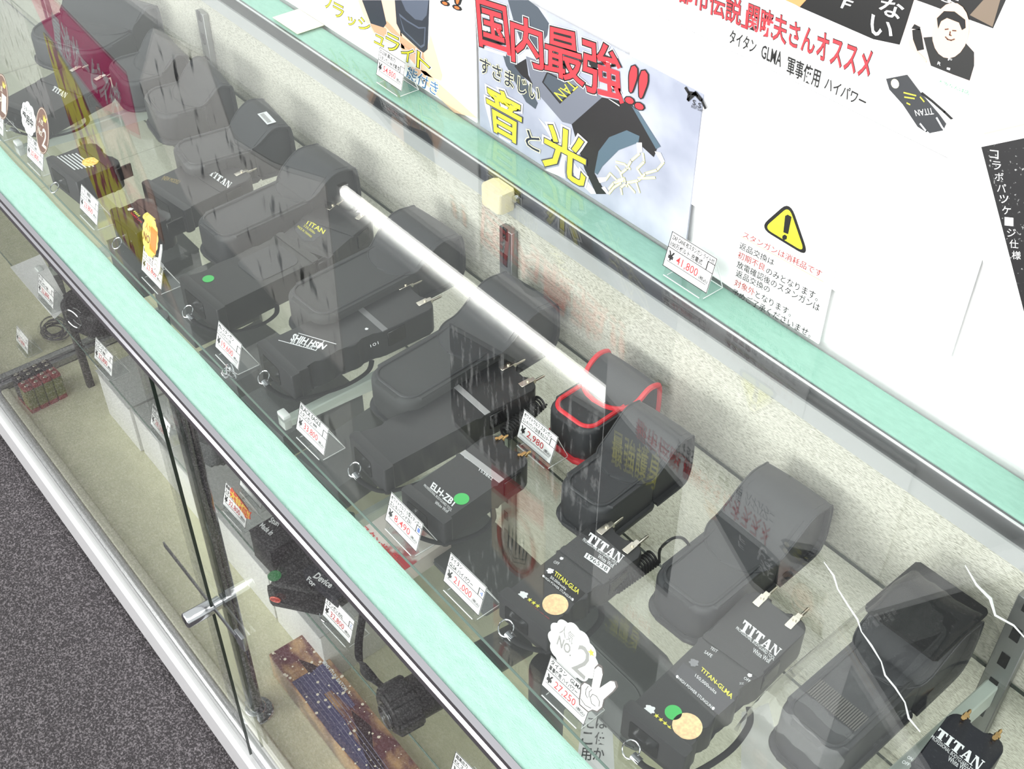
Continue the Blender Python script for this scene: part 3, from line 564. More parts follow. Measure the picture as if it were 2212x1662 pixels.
c4 = price_card((1172, 1482), (1262, 1563), ZS, 'タイタン   GLMA', '軍事使用 ハイパワー', '27,250', 'price card reading 27,250 under the scalloped white number two badge', '5', group=gU)
price_card((465, 749), (514, 801), ZS, 'PILI スタンガン', 'ハイパワー119', '19,600', 'price card reading 19,600 left of the device with white slanted logo', '', group=gU)
c6 = price_card((305, 582), (348, 628), ZS, '最新型 超小型', 'タイタン スタンガンマスター', '23,800', 'price card reading 23,800 under the orange number one badge', '3', group=gU)
price_card((172, 449), (210, 489), ZS, 'タイタン 高電圧', 'スパーク 880', '23,800', 'small price card between the brown number two badge and the orange badge', '', group=gU)
c8 = price_card((58, 337), (94, 372), ZS, 'タイタン 軽量型', 'スパーク 330', '20,800', 'price card below the brown oval number two badge and cloud badge', '', group=gU)
c9 = price_card((-28, 262), (12, 298), ZS, 'タイタン', 'スパーク 220', '18,800', 'price card cut by the left frame edge under the brown number one badge', '', group=gU)
price_card((1117, 944), (1188, 1003), ZS+.004, 'ホワイトウルフ スタンガン', 'エレキハウンドZ01用 ホルスター', '2,980', 'price card reading 2,980 leaning before the red-trimmed holster', '', group=gU)
gB = 'price cards on the back edge of the counter'
price_card((1436, 576), (1522, 631), ZT, 'ZAP CANE 杖スタンガン ライト付', '100万ボルト 充電式', '41,800', 'price card reading 41,800 on the counter by the warning sheet', '', group=gB, wd=.066, ht=.042, tilt=14)
price_card((811, 160), (868, 199), ZT, 'S-238 高出力', 'スタンガン 4A 充電 型', '54,800', 'price card on the counter before the flashlight poster', '', group=gB, wd=.060, ht=.039, tilt=14)
gL = 'price cards on the lower glass shelf'
price_card((698, 1330), (758, 1389), ZL, 'タイタン', 'スタンガン KXL', '32,800', 'lower price card reading 32,800 behind the striped carton', 'SC', group=gL)
cs = price_card((482, 1090), (531, 1141), ZL, '最新作', 'スタンガン 999B', '32,800', 'lower price card reading 32,800 with the orange bargain flash on it', '', group=gL)
price_card((205, 775), (242, 813), ZL, 'タイタン スタンガン', 'スパーク 880', '22,800', 'price card reading 22,800 over the white boxes, third from the left', '', group=gL)
price_card((83, 634), (116, 667), ZL, 'タイタン', 'スタンガン 700', '22,800', 'price card reading 22,800 beside the black ringed pouch', '', group=gL)
price_card((326, 917), (361, 965), ZL, '最新作', 'スパーク 440', '28,500', 'price card crossed by the dark edge of the sliding glass door', '', group=gL)
price_card((520, 1050), (562, 1098), ZL, '', '', '39,800', 'price card half hidden under the front rail behind the bargain flash', '', group=gL)
price_card((34, 735), (62, 768), ZF, 'タイタン', '', '12,800', 'small price card lying far back on the cream felt above the batteries', '', group='price cards on the case floor')
price_card((985, 1690), (1035, 1735), ZL, '超高出力', 'KX スタン', '29,800', 'price card cut by the bottom frame edge under the counter front', '', group=gL)
# badges stuck on the cards
def badge(card, pts_uv, m, label, name='badge', lift=.0022, z_bias=0):
    t0, fr, nr, wd, ht = card; P = [fr(u*wd, v*ht, 0) for u, v in pts_uv]
    t = thing(name, label, 'badge', P[0]+Vector((0, 0, 0)), None)
    f2 = Fr(fr.o, fr.x, fr.y); f2.z = nr
    prism('badge_card', [(u*wd, v*ht) for u, v in pts_uv], f2, lift, lift+.0006, m, t); return t, f2, wd, ht, nr, lift+.0006
def scallop(cu, cv, ru, rv, n=12, d=.1, m=6):
    return [(cu+ru*(1+d*abs(math.sin(n*a/2)))*math.cos(a), cv+rv*(1+d*abs(math.sin(n*a/2)))*math.sin(a)) for a in [2*math.pi*i/(n*m) for i in range(n*m)]]
def btext(b, s, u0, v0, u1, v1, m, offs=0, nm='lettering', sk=0):
    t, f2, wd, ht, nr, lf = b; q = [f2(u0*wd, (v1)*ht), f2(u1*wd, (v1+sk)*ht), f2(u1*wd, (v0+sk)*ht), f2(u0*wd, v0*ht)]
    bm = bmesh.new(); add_text(bm, s, q, nr, lf+.0003, offs); linkflat(nm, bm, m, t)
GREYP = mat('print_soft_grey', (150, 148, 146), .6); GOLD = mat('print_gold', (246, 206, 70), .5); BROWN = mat('badge_brown', (112, 72, 56), .4)
b = badge(c4, scallop(.34, 1.62, .50, .66), WHITE, 'white scalloped number two badge on the 27,250 price card', lift=-.0018)
btext(b, '人気', .0, 1.75, .30, 2.08, GREYP); btext(b, 'NO.', .02, 1.42, .34, 1.7, GREYP, .02); btext(b, '2', .42, 1.15, .72, 2.0, GREYP, -.0); btext(b, '2', .44, 1.17, .70, 1.98, WHITE, 0) if False else None
t_, f2, wd, ht, nr, lf = b
bm = bmesh.new(); add_poly(bm, [f2((.68+.07*(1 if i % 2 else .45)*math.cos(i*math.pi/5+.3))*wd, (2.0+.11*(1 if i % 2 else .45)*math.sin(i*math.pi/5+.3))*ht) for i in range(10)], nr, lf+.0005); linkflat('yellow_star', bm, GOLD, t_)
# V-sign hand: white cut-out with dark outline
hand = [(.62, .55), (.60, .75), (.56, .95), (.60, 1.12), (.70, 1.18), (.76, 1.16), (.70, 1.75), (.74, 1.92), (.82, 1.95), (.88, 1.80), (.91, 1.35), (1.06, 1.82), (1.14, 1.90), (1.20, 1.80), (1.17, 1.60), (1.06, 1.15), (1.08, .90), (1.02, .66), (.92, .58), (.86, .42), (.66, .40)]
hb = badge(c4, [(1.02+(u-.87)*1.0, 1.2+(v-1.15)*.98) for u, v in hand], mat('outline_grey', (92, 84, 82), .6), 'white cut-out hand making a V sign beside the number two badge', name='hand_cutout', lift=.0012)
t_, f2, wd, ht, nr, lf = hb
bm = bmesh.new(); add_poly(bm, [f2((1.02+(u-.87)*.9)*wd, (1.2+(v-1.15)*.91)*ht) for u, v in hand], nr, lf+.0003); linkflat('white_glove', bm, WHITE, t_)
strokes('drawn_fingers', [[(.72, 1.12), (.70, .98), (.72, .85), (.78, .80)], [(.80, 1.12), (.77, 1.0), (.80, .86)], [(.84, 1.02), (.92, 1.06), (1.0, 1.0), (1.02, .86)], [(.84, 1.02), (.82, .88), (.88, .76), (.96, .78)], [(.66, .62), (.78, .56), (.9, .62)]], lambda u, v: f2((u+.14)*wd, (v+.06)*ht), nr, .0006, mat('outline_grey', (92, 84, 82), .6), t_, lf+.0006)
b = badge(c6, scallop(.36, 1.62, .36, .72, 14, .08), mat('badge_orange', (246, 190, 84), .5, var=(60, (252, 214, 120), (1, 1, 1), .3, .7)), 'orange scalloped number one badge on the 23,800 price card')
btext(b, '人気', .1, 1.75, .42, 2.0, mat('badge_orange_dark', (206, 132, 50), .5)); btext(b, 'NO.', .06, 1.3, .40, 1.6, BROWN, .01); btext(b, '1', .44, 1.2, .62, 2.0, mat('badge_orange_deep', (232, 130, 40), .5), .03)
hnd = [(.66, .5), (.62, .85), (.68, 1.05), (.78, 1.15), (.86, 1.2), (.90, 1.75), (.97, 1.8), (1.0, 1.6), (.98, 1.1), (1.0, .8), (.92, .5)]
hb = badge(c6, hnd, WHITE, 'white cut-out hand with one finger raised beside the orange badge', name='hand_cutout', lift=.0034)
t_, f2, wd, ht, nr, lf = hb
strokes('drawn_fingers', [[(.72, .6), (.78, .7), (.86, .62)], [(.70, .8), (.78, .88), (.86, .8)], [(.70, .98), (.80, 1.04), (.88, .96)]]+[[hnd[i], hnd[(i+1) % len(hnd)]] for i in range(len(hnd))], lambda u, v: f2(u*wd, v*ht), nr, .0006, mat('outline_grey', (92, 84, 82), .6), t_, lf+.0004)
ov = lambda cu, cv, ru, rv: [(cu+ru*math.cos(i*math.pi/16), cv+rv*math.sin(i*math.pi/16)) for i in range(32)]
for cc, num, lab in ((c8, '2', 'brown oval number two badge with cream lettering'), (c9, '1', 'brown oval number one badge with cream lettering')):
    cu = 1.0 if cc is c8 else 1.0; cv = 1.75
    b = badge(cc, ov(cu, cv, .40, .95), BROWN, lab, lift=.0024); t_, f2, wd, ht, nr, lf = b
    bm = bmesh.new(); add_tube(bm, [f2(u*wd, v*ht, lf) for u, v in ov(cu, cv, .375, .9)], .0004, 5, True); link('cream_ring', bm, mat('badge_cream', (244, 232, 214), .5), t_)
    CRM = mat('badge_cream', (244, 232, 214), .5)
    btext(b, '人気', cu-.22, cv+.2, cu+.05, cv+.45, CRM); btext(b, 'No.', cu-.26, cv-.25, cu+.02, cv+.05, CRM, .01); btext(b, num, cu+.02, cv-.6, cu+.26, cv+.15, CRM, .01)
    bm = bmesh.new(); add_poly(bm, [f2((cu+x)*wd, (cv+y)*ht) for x, y in ((.06, .45), (.2, .45), (.26, .7), (.18, .58), (.13, .75), (.1, .58), (.02, .7))], nr, lf+.0004); linkflat('crown', bm, GOLD, t_)
b = badge(c8, scallop(.2, 1.75, .42, .6, 9, .12), WHITE, 'white cloud badge with handwritten staff-favourite lettering', lift=.0040)
btext(b, 'スタッフも', -.08, 1.95, .42, 2.15, BLACKP, .01); btext(b, '愛用中', -.15, 1.5, .5, 1.88, BLACKP, .03)
b = badge(c9, scallop(.4, 1.85, .34, .6, 9, .12), WHITE, 'white cloud badge with red lettering at the left frame edge', lift=.0040)
btext(b, '人気', .15, 1.9, .6, 2.15, BLACKP, .01); btext(b, '売筋', .15, 1.5, .6, 1.85, REDB, .03)
b = badge(cs, [(.28, 1.0), (.33, 1.12), (.42, 1.08), (1.12, .92), (1.2, .98), (1.16, .82), (1.2, .68), (1.1, .60), (1.02, .52), (.9, .6), (.4, .72), (.3, .78)], mat('flash_red', (226, 84, 44), .5), 'orange-red bargain flash with yellow kanji on the lower price card', name='bargain_flash')
btext(b, '大特価!!', .32, .70, 1.14, 1.04, mat('flash_yellow', (252, 214, 70), .5), .03, sk=-.1)

# ================================================================ stun guns
def frame_px(fl, fr_, bl, zt):
    A = onz(*fl, zt); B = onz(*fr_, zt); C = onz(*bl, zt); v = (C-A); u = (B-A); L = v.length; v.normalize(); u = u-v*u.dot(v); W = u.length
    f = Fr(A, u, v); f.z = Vector((0, 0, 1)); return f, W, L
def electrode(f, x, y, T, parent, m, long=.022, wd=.009, pin=.012, sgn=1):
    bm = bmesh.new(); add_box(bm, f, (x-wd/2, y-long, T+.0002), (x+wd/2, y-.002, T+.0014), .0003, 1)
    add_box(bm, f, (x-wd/2.6, y-.004, T-.004), (x+wd/2.6, y+.004, T+.0008), .0003, 1)
    link('contact_plate', bm, m, parent, True)
    bm = bmesh.new(); add_tube(bm, [f(x, y+.001, T-.004), f(x, y+.004, T-.004), f(x, y+.0045, T-.004), f(x, y+.006+pin, T-.004), f(x, y+.008+pin, T-.004)], [.0032, .0032, .0017, .0017, .0007], 10)
    add_tube(bm, [f(x, y-.006, T+.001), f(x, y-.006, T+.0032)], .002, 10); link('electrode_pin', bm, m, parent, True)
def stun_gun(name, label, f, W, L, T, band=.62, grip='left', bandm=None, elec=True, em=NICK, cap=True, strap=True, ring=True, taper=.0, zoff=0, body_m=BLK, plate=None, notch=True):
    z0 = -T
    t = thing(name, label, 'stun gun', f(W/2, L/2, z0), 'black stun guns on the upper shelf')
    g = Fr(f.o, f.x, f.y); g.z = f.z
    pts = []; n = 22; bl_ = band*L
    def wav(v):  # finger grip depth along the handle
        return .0065*(.5-.5*math.cos(v/bl_*math.pi*2*3))*(1 if .1*L < v < bl_*.98 else 0) if grip else 0
    lw = (lambda v: wav(v)) if grip in ('left', 'both') else (lambda v: 0); rw = (lambda v: wav(v)) if grip in ('right', 'both') else (lambda v: 0)
    for i in range(n): v = bl_*i/n; pts.append((lw(v)+.0015, v))
    rr = .012; hb = [(0, bl_), (0, L-rr)]
    pts += [(.0, bl_+.002)] + [(rr-rr*math.cos(a), L-rr+rr*math.sin(a)) for a in [math.pi/2*k/5 for k in range(6)]]
    if notch: pts += [(W*.33, L), (W*.36, L-.007), (W*.64, L-.007), (W*.67, L)]
    pts += [(W-rr+rr*math.sin(a), L-rr+rr*math.cos(a)) for a in [math.pi/2*k/5 for k in range(6)]] + [(W, bl_+.002)]
    for i in range(n): v = bl_*(1-(i+1)/n); pts.append((W-.0015-rw(v), v))
    prism('body', pts, g, z0, 0, body_m, t, .0022, 3)
    if cap: prism('end_cap', rrect(-.0025, -.009, W+.0025, .004, .0025), g, z0, .0016, body_m, t, .0012, 2); prism('battery_door', rrect(W*.12, z0+.006, W*.62, -.008, .002), Fr(g(0, -.009, 0), g.x, Vector((0, 0, 1)), -g.y), -.001, .0007, BLK2, t, .0003, 1)
    if bandm: prism('silver_band', [(.001, bl_), (W-.001, bl_-.0), (W-.001, bl_+.008), (.001, bl_+.008)], g, -.001, .0006, bandm, t, .0003, 1)
    else: prism('raised_band', rrect(.0005, bl_-.002, W-.0005, bl_+.009, .003), g, -.001, .0012, body_m, t, .0008, 1)
    if elec:
        for x in (W*.22, W*.78): electrode(g, x, L, 0, t, em, *((.018, .008, .012) if em is NICK else (.004, .005, .004)))
    bm = bmesh.new(); gs = Fr(g(W, bl_+.006, -.004), g.y, Vector((0, 0, -1))); gs.z = g.x; add_box(bm, gs, (0, 0, -.001), (.026, T*.55, .0016), .0008, 1); link('side_switch', bm, BLK2, t, True)
    if ring:
        c = g(W*.28, -.018, z0+.0068)
        bm = bmesh.new(); add_tube(bm, ringpts(c, g.x, (g.y*.8+Vector((0, 0, .6))).normalized(), .0085, 20), .0008, 6, True); link('key_ring', bm, CHR, t, True)
    if strap:
        P = smoothpath([g(W*.34, -.02, z0+.006), g(W*.62, -.021, z0+.005), g(W*1.02, -.006, z0+.0045), g(W*1.22, L*.22, z0+.0035), g(W*1.18, L*.42, z0+.0035), g(W*1.02, L*.5, z0+.006)], 6)
        bm = bmesh.new(); add_tube(bm, P, .0032, 6, False, .4, (0, 0, 1)); link('wrist_strap', bm, LEA2, t, True)
        a = g(W*.34, -.02, z0+.005); b2 = g(W*.48, -.0206, z0+.0046); bm = bmesh.new(); add_tube(bm, [a, b2], .0042, 8, False, .6, (0, 0, 1)); link('strap_clamp', bm, STEEL, t, True)
    return t
def prints(f): return lambda px, py: onz(px, py, f.o.z+.0000)
GRD = mat('green_dot', (62, 186, 92), .5); SEAL = mat('hologram_seal', (238, 196, 150), .35, var=(300, (250, 226, 170), (1, 1, 1), .35, .65))
def star(c, r, n=5): return [c+Vector((math.cos(math.pi/2+i*math.pi/n), math.sin(math.pi/2+i*math.pi/n), 0))*(r if i % 2 == 0 else r*.42) for i in range(2*n)]
def stars(pts, z, r, par):
    bm = bmesh.new()
    for p in pts: add_poly(bm, star(onz(*p, z), r), UP, .0005)
    linkflat('yellow_stars', bm, YPRT, par)
def dot(name, p, z, r, m, par):
    bm = bmesh.new(); c = onz(*p, z); add_prism(bm, [(c.x+r*math.cos(i*math.pi/12), c.y+r*math.sin(i*math.pi/12)) for i in range(24)], W0, z+.0002, z+.0006); link(name, bm, m, par)
def emblem(p, z, r, par, m=WPRT):
    r *= .62
    c = onz(*p, z); bm = bmesh.new(); rnd = random.Random(3)
    add_poly(bm, [c+Vector((math.cos(a)*r*(.85+.15*math.sin(7*a)), math.sin(a)*r*(.85+.15*math.cos(5*a)), 0)) for a in [i*math.pi/20 for i in range(40)]], UP, .0005); linkflat('emblem', bm, m, par)
# -- GLMA
zt = ZS+.040; f, W, L = frame_px((1362, 1521), (1474, 1637), (1628, 1268), zt)
g1 = stun_gun('stun_gun', 'big black stun gun with green dot, peach seal and four yellow stars, front right', f, W, L, .040, band=.56, grip='right')
H = lambda x, y: (1300+.338*x, 1100+.338*y)
def HQ(*p): return [H(*a) for a in p]
S = lambda px, py: onz(px, py, zt)
polyq('label_plate', [HQ((520, 985), (850, 1225), (745, 1318), (458, 1062))], S, UP, mat('plate_grey', (58, 58, 64), .35), g1, .0003)
slab_word('TITAN', HQ((912, 708), (1155, 903), (1118, 948), (878, 772)), S, UP, WPRT, g1)
textq([('PROFESSIONAL BODYGUARD TOOL', *HQ((866, 752), (1110, 952), (1098, 972), (855, 768))), ('White Wolf', *HQ((972, 888), (1085, 962), (1068, 992), (962, 918))), ('ON', *HQ((738, 865), (765, 880), (753, 894), (728, 879))), ('TEST', *HQ((700, 880), (744, 906), (732, 922), (690, 895))), ('SAFE', *HQ((662, 905), (710, 935), (698, 953), (652, 922))), ('OFF', *HQ((914, 1072), (952, 1098), (942, 1114), (904, 1087)))], S, UP, WPRT, g1, lift=.0005)
textq([('●HIGH POWER STUNGUN●', *HQ((480, 1060), (725, 1275), (712, 1292), (470, 1077))), ('150,000volts', *HQ((602, 1055), (738, 1168), (725, 1190), (592, 1076)))], S, UP, WPRT, g1, lift=.0006)
textq([('TITAN-GLMA', *HQ((642, 1012), (842, 1192), (826, 1218), (628, 1032)))], S, UP, YPRT, g1, lift=.0006, offset=.02)
textq([('U.S.PAT.5,192.029', *HQ((322, 1332), (500, 1498), (488, 1514), (312, 1346)))], S, UP, REDP, g1, lift=.0006, offset=.01)
dot('green_dot', H(457, 1303), zt, .0078, GRD, g1); dot('seal_sticker', H(546, 1390), zt, .0135, SEAL, g1); stars([H(350, 1325), H(377, 1350), H(403, 1373), H(428, 1398)], zt, .0028, g1)
emblem(H(305, 1285), zt, .009, g1); emblem(H(588, 985), zt, .008, g1, mat('emblem_grey', (128, 128, 132), .4))
emblem(H(945, 1065), zt, .004, g1); textq([('⚡', *HQ((885, 1100), (910, 1115), (900, 1135), (875, 1120)))], S, UP, WPRT, g1, lift=.0005)
textq([('HIGH VOLTAGE', *HQ((1070, 1100), (1280, 905), (1285, 918), (1075, 1115)))], S, UP, WPRT, g1, lift=.0005) if False else None
# -- GLSA
zt = ZS+.034; f, W, L = frame_px((1094, 1276), (1188, 1362), (1297, 1118), zt); FGLSA = f
g2 = stun_gun('stun_gun', 'black stun gun with peach seal, three yellow stars and white serial plate', f, W, L, .034, band=.55, grip='right')
H = lambda x, y: (940+.338*x, 1100+.338*y)
S = lambda px, py: onz(px, py, zt)
polyq('label_plate', [HQ((765, 392), (960, 540), (890, 605), (672, 428))], S, UP, BLK2, g2, .0003)
slab_word('TITAN', HQ((992, 150), (1215, 305), (1180, 352), (958, 205)), S, UP, WPRT, g2, .0006)
polyq('serial_plate', [HQ((968, 280), (1122, 378), (1100, 414), (950, 308))], S, UP, WPRT, g2, .0004)
textq([('196538', *HQ((978, 290), (1108, 378), (1095, 402), (965, 312)))], S, UP, BLACKP, g2, lift=.0007)
textq([('PROFESSIONAL BODYGUARD TOOL', *HQ((952, 185), (1168, 340), (1158, 360), (940, 204))), ('White Wolf', *HQ((1050, 290), (1148, 355), (1135, 382), (1035, 312))), ('OFF', *HQ((764, 330), (797, 345), (788, 363), (753, 346)))], S, UP, WPRT, g2, lift=.0005)
textq([('●HIGH POWER STUNGUN●', *HQ((690, 420), (888, 578), (880, 594), (682, 433))), ('50,000volts', *HQ((742, 428), (842, 508), (832, 526), (732, 446)))], S, UP, WPRT, g2, lift=.0006)
textq([('TITAN-GLSA', *HQ((770, 398), (927, 522), (912, 548), (758, 425)))], S, UP, YPRT, g2, lift=.0006, offset=.02)
textq([('U.S.PAT.5,192.029', *HQ((583, 590), (730, 702), (722, 718), (575, 602)))], S, UP, REDP, g2, lift=.0006, offset=.01)
dot('seal_sticker', H(768, 612), zt, .0128, SEAL, g2); stars([H(605, 583), H(630, 602), H(655, 622)], zt, .0028, g2); emblem(H(562, 552), zt, .0085, g2); emblem(H(735, 398), zt, .0065, g2); emblem(H(808, 318), zt, .0035, g2)
# -- ELH
zt = ZS+.036; f, W, L = frame_px((882, 1053), (965, 1126), (1062, 932), zt)
g3 = stun_gun('stun_gun', 'small black stun gun with one bright green dot and a silver band', f, W, L, .036, band=.60, grip=None, bandm=mat('glitter_silver', (176, 176, 178), .4, .6, bump=(900, 1)), em=BRASS, strap=True, ring=True)
H = lambda x, y: (740+.2532*x, 780+.2532*y)
S = lambda px, py: onz(px, py, zt)
textq([('ELH-ZB1', *HQ((775, 1038), (970, 1200), (935, 1242), (748, 1085)))], S, UP, WPRT, g3, lift=.0005, offset=.03)
textq([('PROFESSIONAL BODYGUARD TOOL', *HQ((703, 1053), (938, 1268), (925, 1288), (690, 1068))), ('White Wolf', *HQ((800, 1195), (912, 1278), (892, 1305), (780, 1222))), ('153862', *HQ((1172, 918), (1285, 1002), (1275, 1024), (1160, 938))), ('ON', *HQ((1045, 812), (1085, 835), (1075, 850), (1035, 828)))], S, UP, WPRT, g3, lift=.0005)
dot('green_dot', H(1015, 1180), zt, .0083, GRD, g3)
# -- eagle 999
zt = ZS+.038; f, W, L = frame_px((770, 937), (845, 1008), (1090, 772), zt)
g4 = stun_gun('stun_gun', 'long plain black stun gun with wavy side and silver band behind the 33,800 card', f, W, L, .038, band=.62, grip='left', bandm=mat('glitter_silver', (176, 176, 178), .4, .6, bump=(900, 1)), strap=True)
# -- shih hsin
zt = ZS+.040; f, W, L = frame_px((570, 738), (645, 806), (868, 600), zt)
g5 = stun_gun('stun_gun', 'black stun gun with white slanted double-line logo beside the 19,600 card', f, W, L, .040, band=.60, grip='right', bandm=mat('dull_silver', (124, 124, 126), .4, .5))
H = lambda x, y: (380+.3074*x, 380+.3074*y)
S = lambda px, py: onz(px, py, zt)
textq([('SHIH HSIN', *HQ((832, 1112), (1062, 1192), (1032, 1222), (805, 1158)))], S, UP, WPRT, g5, lift=.0005, offset=.04)
textq([('ELECTRIC', *HQ((815, 1165), (980, 1205), (968, 1225), (800, 1178)))], S, UP, WPRT, g5, lift=.0005, offset=.02)
strokes('logo_lines', [HQ((862, 1108), (1125, 1184)), HQ((722, 1157), (985, 1230)), HQ((1040, 1165), (985, 1225))], S, UP, .0011, WPRT, g5)
emblem(H(1340, 1078), zt, .004, g5); textq([('I O I', *HQ((1365, 1190), (1420, 1165), (1425, 1185), (1370, 1208)))], S, UP, WPRT, g5, lift=.0005)
# -- bottom right one in shrink film
zt = ZS+.040; f, W, L = frame_px((1880, 1765), (1985, 1882), (2060, 1530), zt)
g6 = stun_gun('stun_gun', 'navy-black stun gun in the bottom right corner under clear film', f, W, L, .040, band=.5, grip='right', em=BRASS, body_m=mat('navy_plastic', (20, 22, 32), .35, bump=(900, .3)))
H = lambda x, y: (1640+.3983*x, 1000+.3983*y)
S = lambda px, py: onz(px, py, zt)
slab_word('TITAN', HQ((978, 1438), (1228, 1628), (1190, 1678), (950, 1482)), S, UP, WPRT, g6)
textq([('PROFESSIONAL BODYGUARD TOOL', *HQ((940, 1478), (1185, 1682), (1172, 1700), (928, 1496))), ('White Wolf', *HQ((1030, 1590), (1140, 1660), (1125, 1690), (1020, 1618))), ('ON', *HQ((808, 1590), (836, 1604), (826, 1620), (800, 1606))), ('OFF', *HQ((782, 1614), (818, 1634), (808, 1650), (770, 1630)))], S, UP, WPRT, g6, lift=.0005)
# -- 220,000 v shield
zt = ZS+.038; f, W, L = frame_px((602, 512), (697, 552+30), (700, 432), zt)
g7 = stun_gun('stun_gun', 'black stun gun with a dark shield plate of yellow lettering', f, W*.92, L*1.0, .038, band=.5, grip=None, strap=False, ring=False)
H = lambda x, y: (380+.3074*x, 380+.3074*y); S = lambda px, py: onz(px, py, zt)
polyq('shield_plate', [HQ((955, 300), (1065, 380), (965, 462), (900, 458), (836, 380))], S, UP, mat('shield_black', (18, 24, 34), .25), g7, .0003)
textq([('TITAN', *HQ((922, 308), (1052, 384), (1035, 412), (905, 336)))], S, UP, YPRT, g7, lift=.0006, offset=.02)
textq([('220,000v', *HQ((905, 342), (985, 400), (972, 416), (893, 357))), ('MADE IN TAIWAN', *HQ((862, 350), (958, 425), (948, 438), (850, 362)))], S, UP, YPRT, g7, lift=.0006)
# -- green-dot gun, ribbed end
zt = ZS+.040; f, W, L = frame_px((400, 598), (486, 662), (610, 500), zt)
g8 = stun_gun('stun_gun', 'rounded black stun gun with green dot and chrome ring above the 19,600 card', f, W, L, .040, band=.93, grip='left', elec=False, body_m=mat('soft_black', (34, 35, 36), .4))
dot('green_dot', (450, 603), zt, .0075, GRD, g8)
prism('inset_panel', rrect(W*.2, L*.42, W*.86, L*.86, .012), f, -.001, .001, LEA, g8, .0008, 1)
# -- device with 138 marks
zt = ZS+.036; f, W, L = frame_px((318, 392), (405, 452), (470, 322), zt)
g9 = stun_gun('stun_gun', 'black stun gun with small white block lettering and gold ring mark, upper middle', f, W, L*.93, .036, band=.5, grip=None, strap=False, ring=False)
H = lambda x, y: (.2532*x, .2532*y); S = lambda px, py: onz(px, py, zt)
slab_word('TITAN', HQ((1810, 1450), (1985, 1565), (1950, 1612), (1780, 1492)), S, UP, WPRT, g9)
textq([('Shih Hsin', *HQ((1800, 1535), (1900, 1590), (1885, 1612), (1785, 1555)))], S, UP, WPRT, g9, lift=.0005, offset=.02)
textq([('(NEW MODEL)', *HQ((1400, 1500), (1545, 1545), (1510, 1580), (1370, 1545)))], S, UP, mat('gold_print', (170, 150, 90), .4), g9, lift=.0005)
# -- small CAPAT box
zt = ZS+.045; f, W, L = frame_px((250, 452), (300, 502), (318, 424), zt)
g10 = stun_gun('stun_gun', 'small boxy black stun gun with yellow seal and red lettering beside the orange badge', f, W, L*1.05, .045, band=.6, grip=None, elec=False, strap=False, body_m=BLK2)
H = lambda x, y: (.2532*x, 400+.2532*y); S = lambda px, py: onz(px, py, zt)
textq([('U.S.PAT.5,192', *HQ((1125, 232), (1215, 318), (1205, 330), (1112, 245)))], S, UP, REDB, g10, lift=.0005, offset=.02); stars([H(1148, 228), H(1160, 240), H(1172, 252), H(1186, 265)], zt, .0026, g10)
dot('seal_sticker', H(1290, 265), zt, .0115, mat('yellow_seal', (246, 226, 90), .4, var=(300, (252, 240, 150), (1, 1, 1), .4, .6)), g10); emblem(H(1112, 208), zt, .007, g10)
# -- text-line box
zt = ZS+.040; f, W, L = frame_px((112, 340), (170, 392), (200, 305), zt)
g11 = stun_gun('stun_gun', 'black stun gun with rows of fine white print and an orange-gold seal', f, W, L, .040, band=.7, grip=None, elec=False, strap=False)
S = lambda px, py: onz(px, py, zt)
strokes('fine_print', [[(124+8*i, 339-1.4*i), (124+8*i+38, 339-1.4*i+28)] for i in range(6)], S, UP, .0022, WPRT, g11)
dot('seal_sticker', (195, 350), zt, .012, mat('gold_seal', (240, 190, 90), .35, var=(300, (250, 226, 150), (1, 1, 1), .4, .6)), g11)
# -- far one
zt = ZS+.036; f, W, L = frame_px((2, 216), (78, 264), (150, 138), zt)
g12 = stun_gun('stun_gun', 'black stun gun with white block lettering, farthest left near the number one badge', f, W, L, .036, band=.55, grip=None)
slab_word('TITAN', [(118, 186), (147, 203), (141, 213), (111, 195)], lambda px, py: onz(px, py, zt), UP, WPRT, g12)

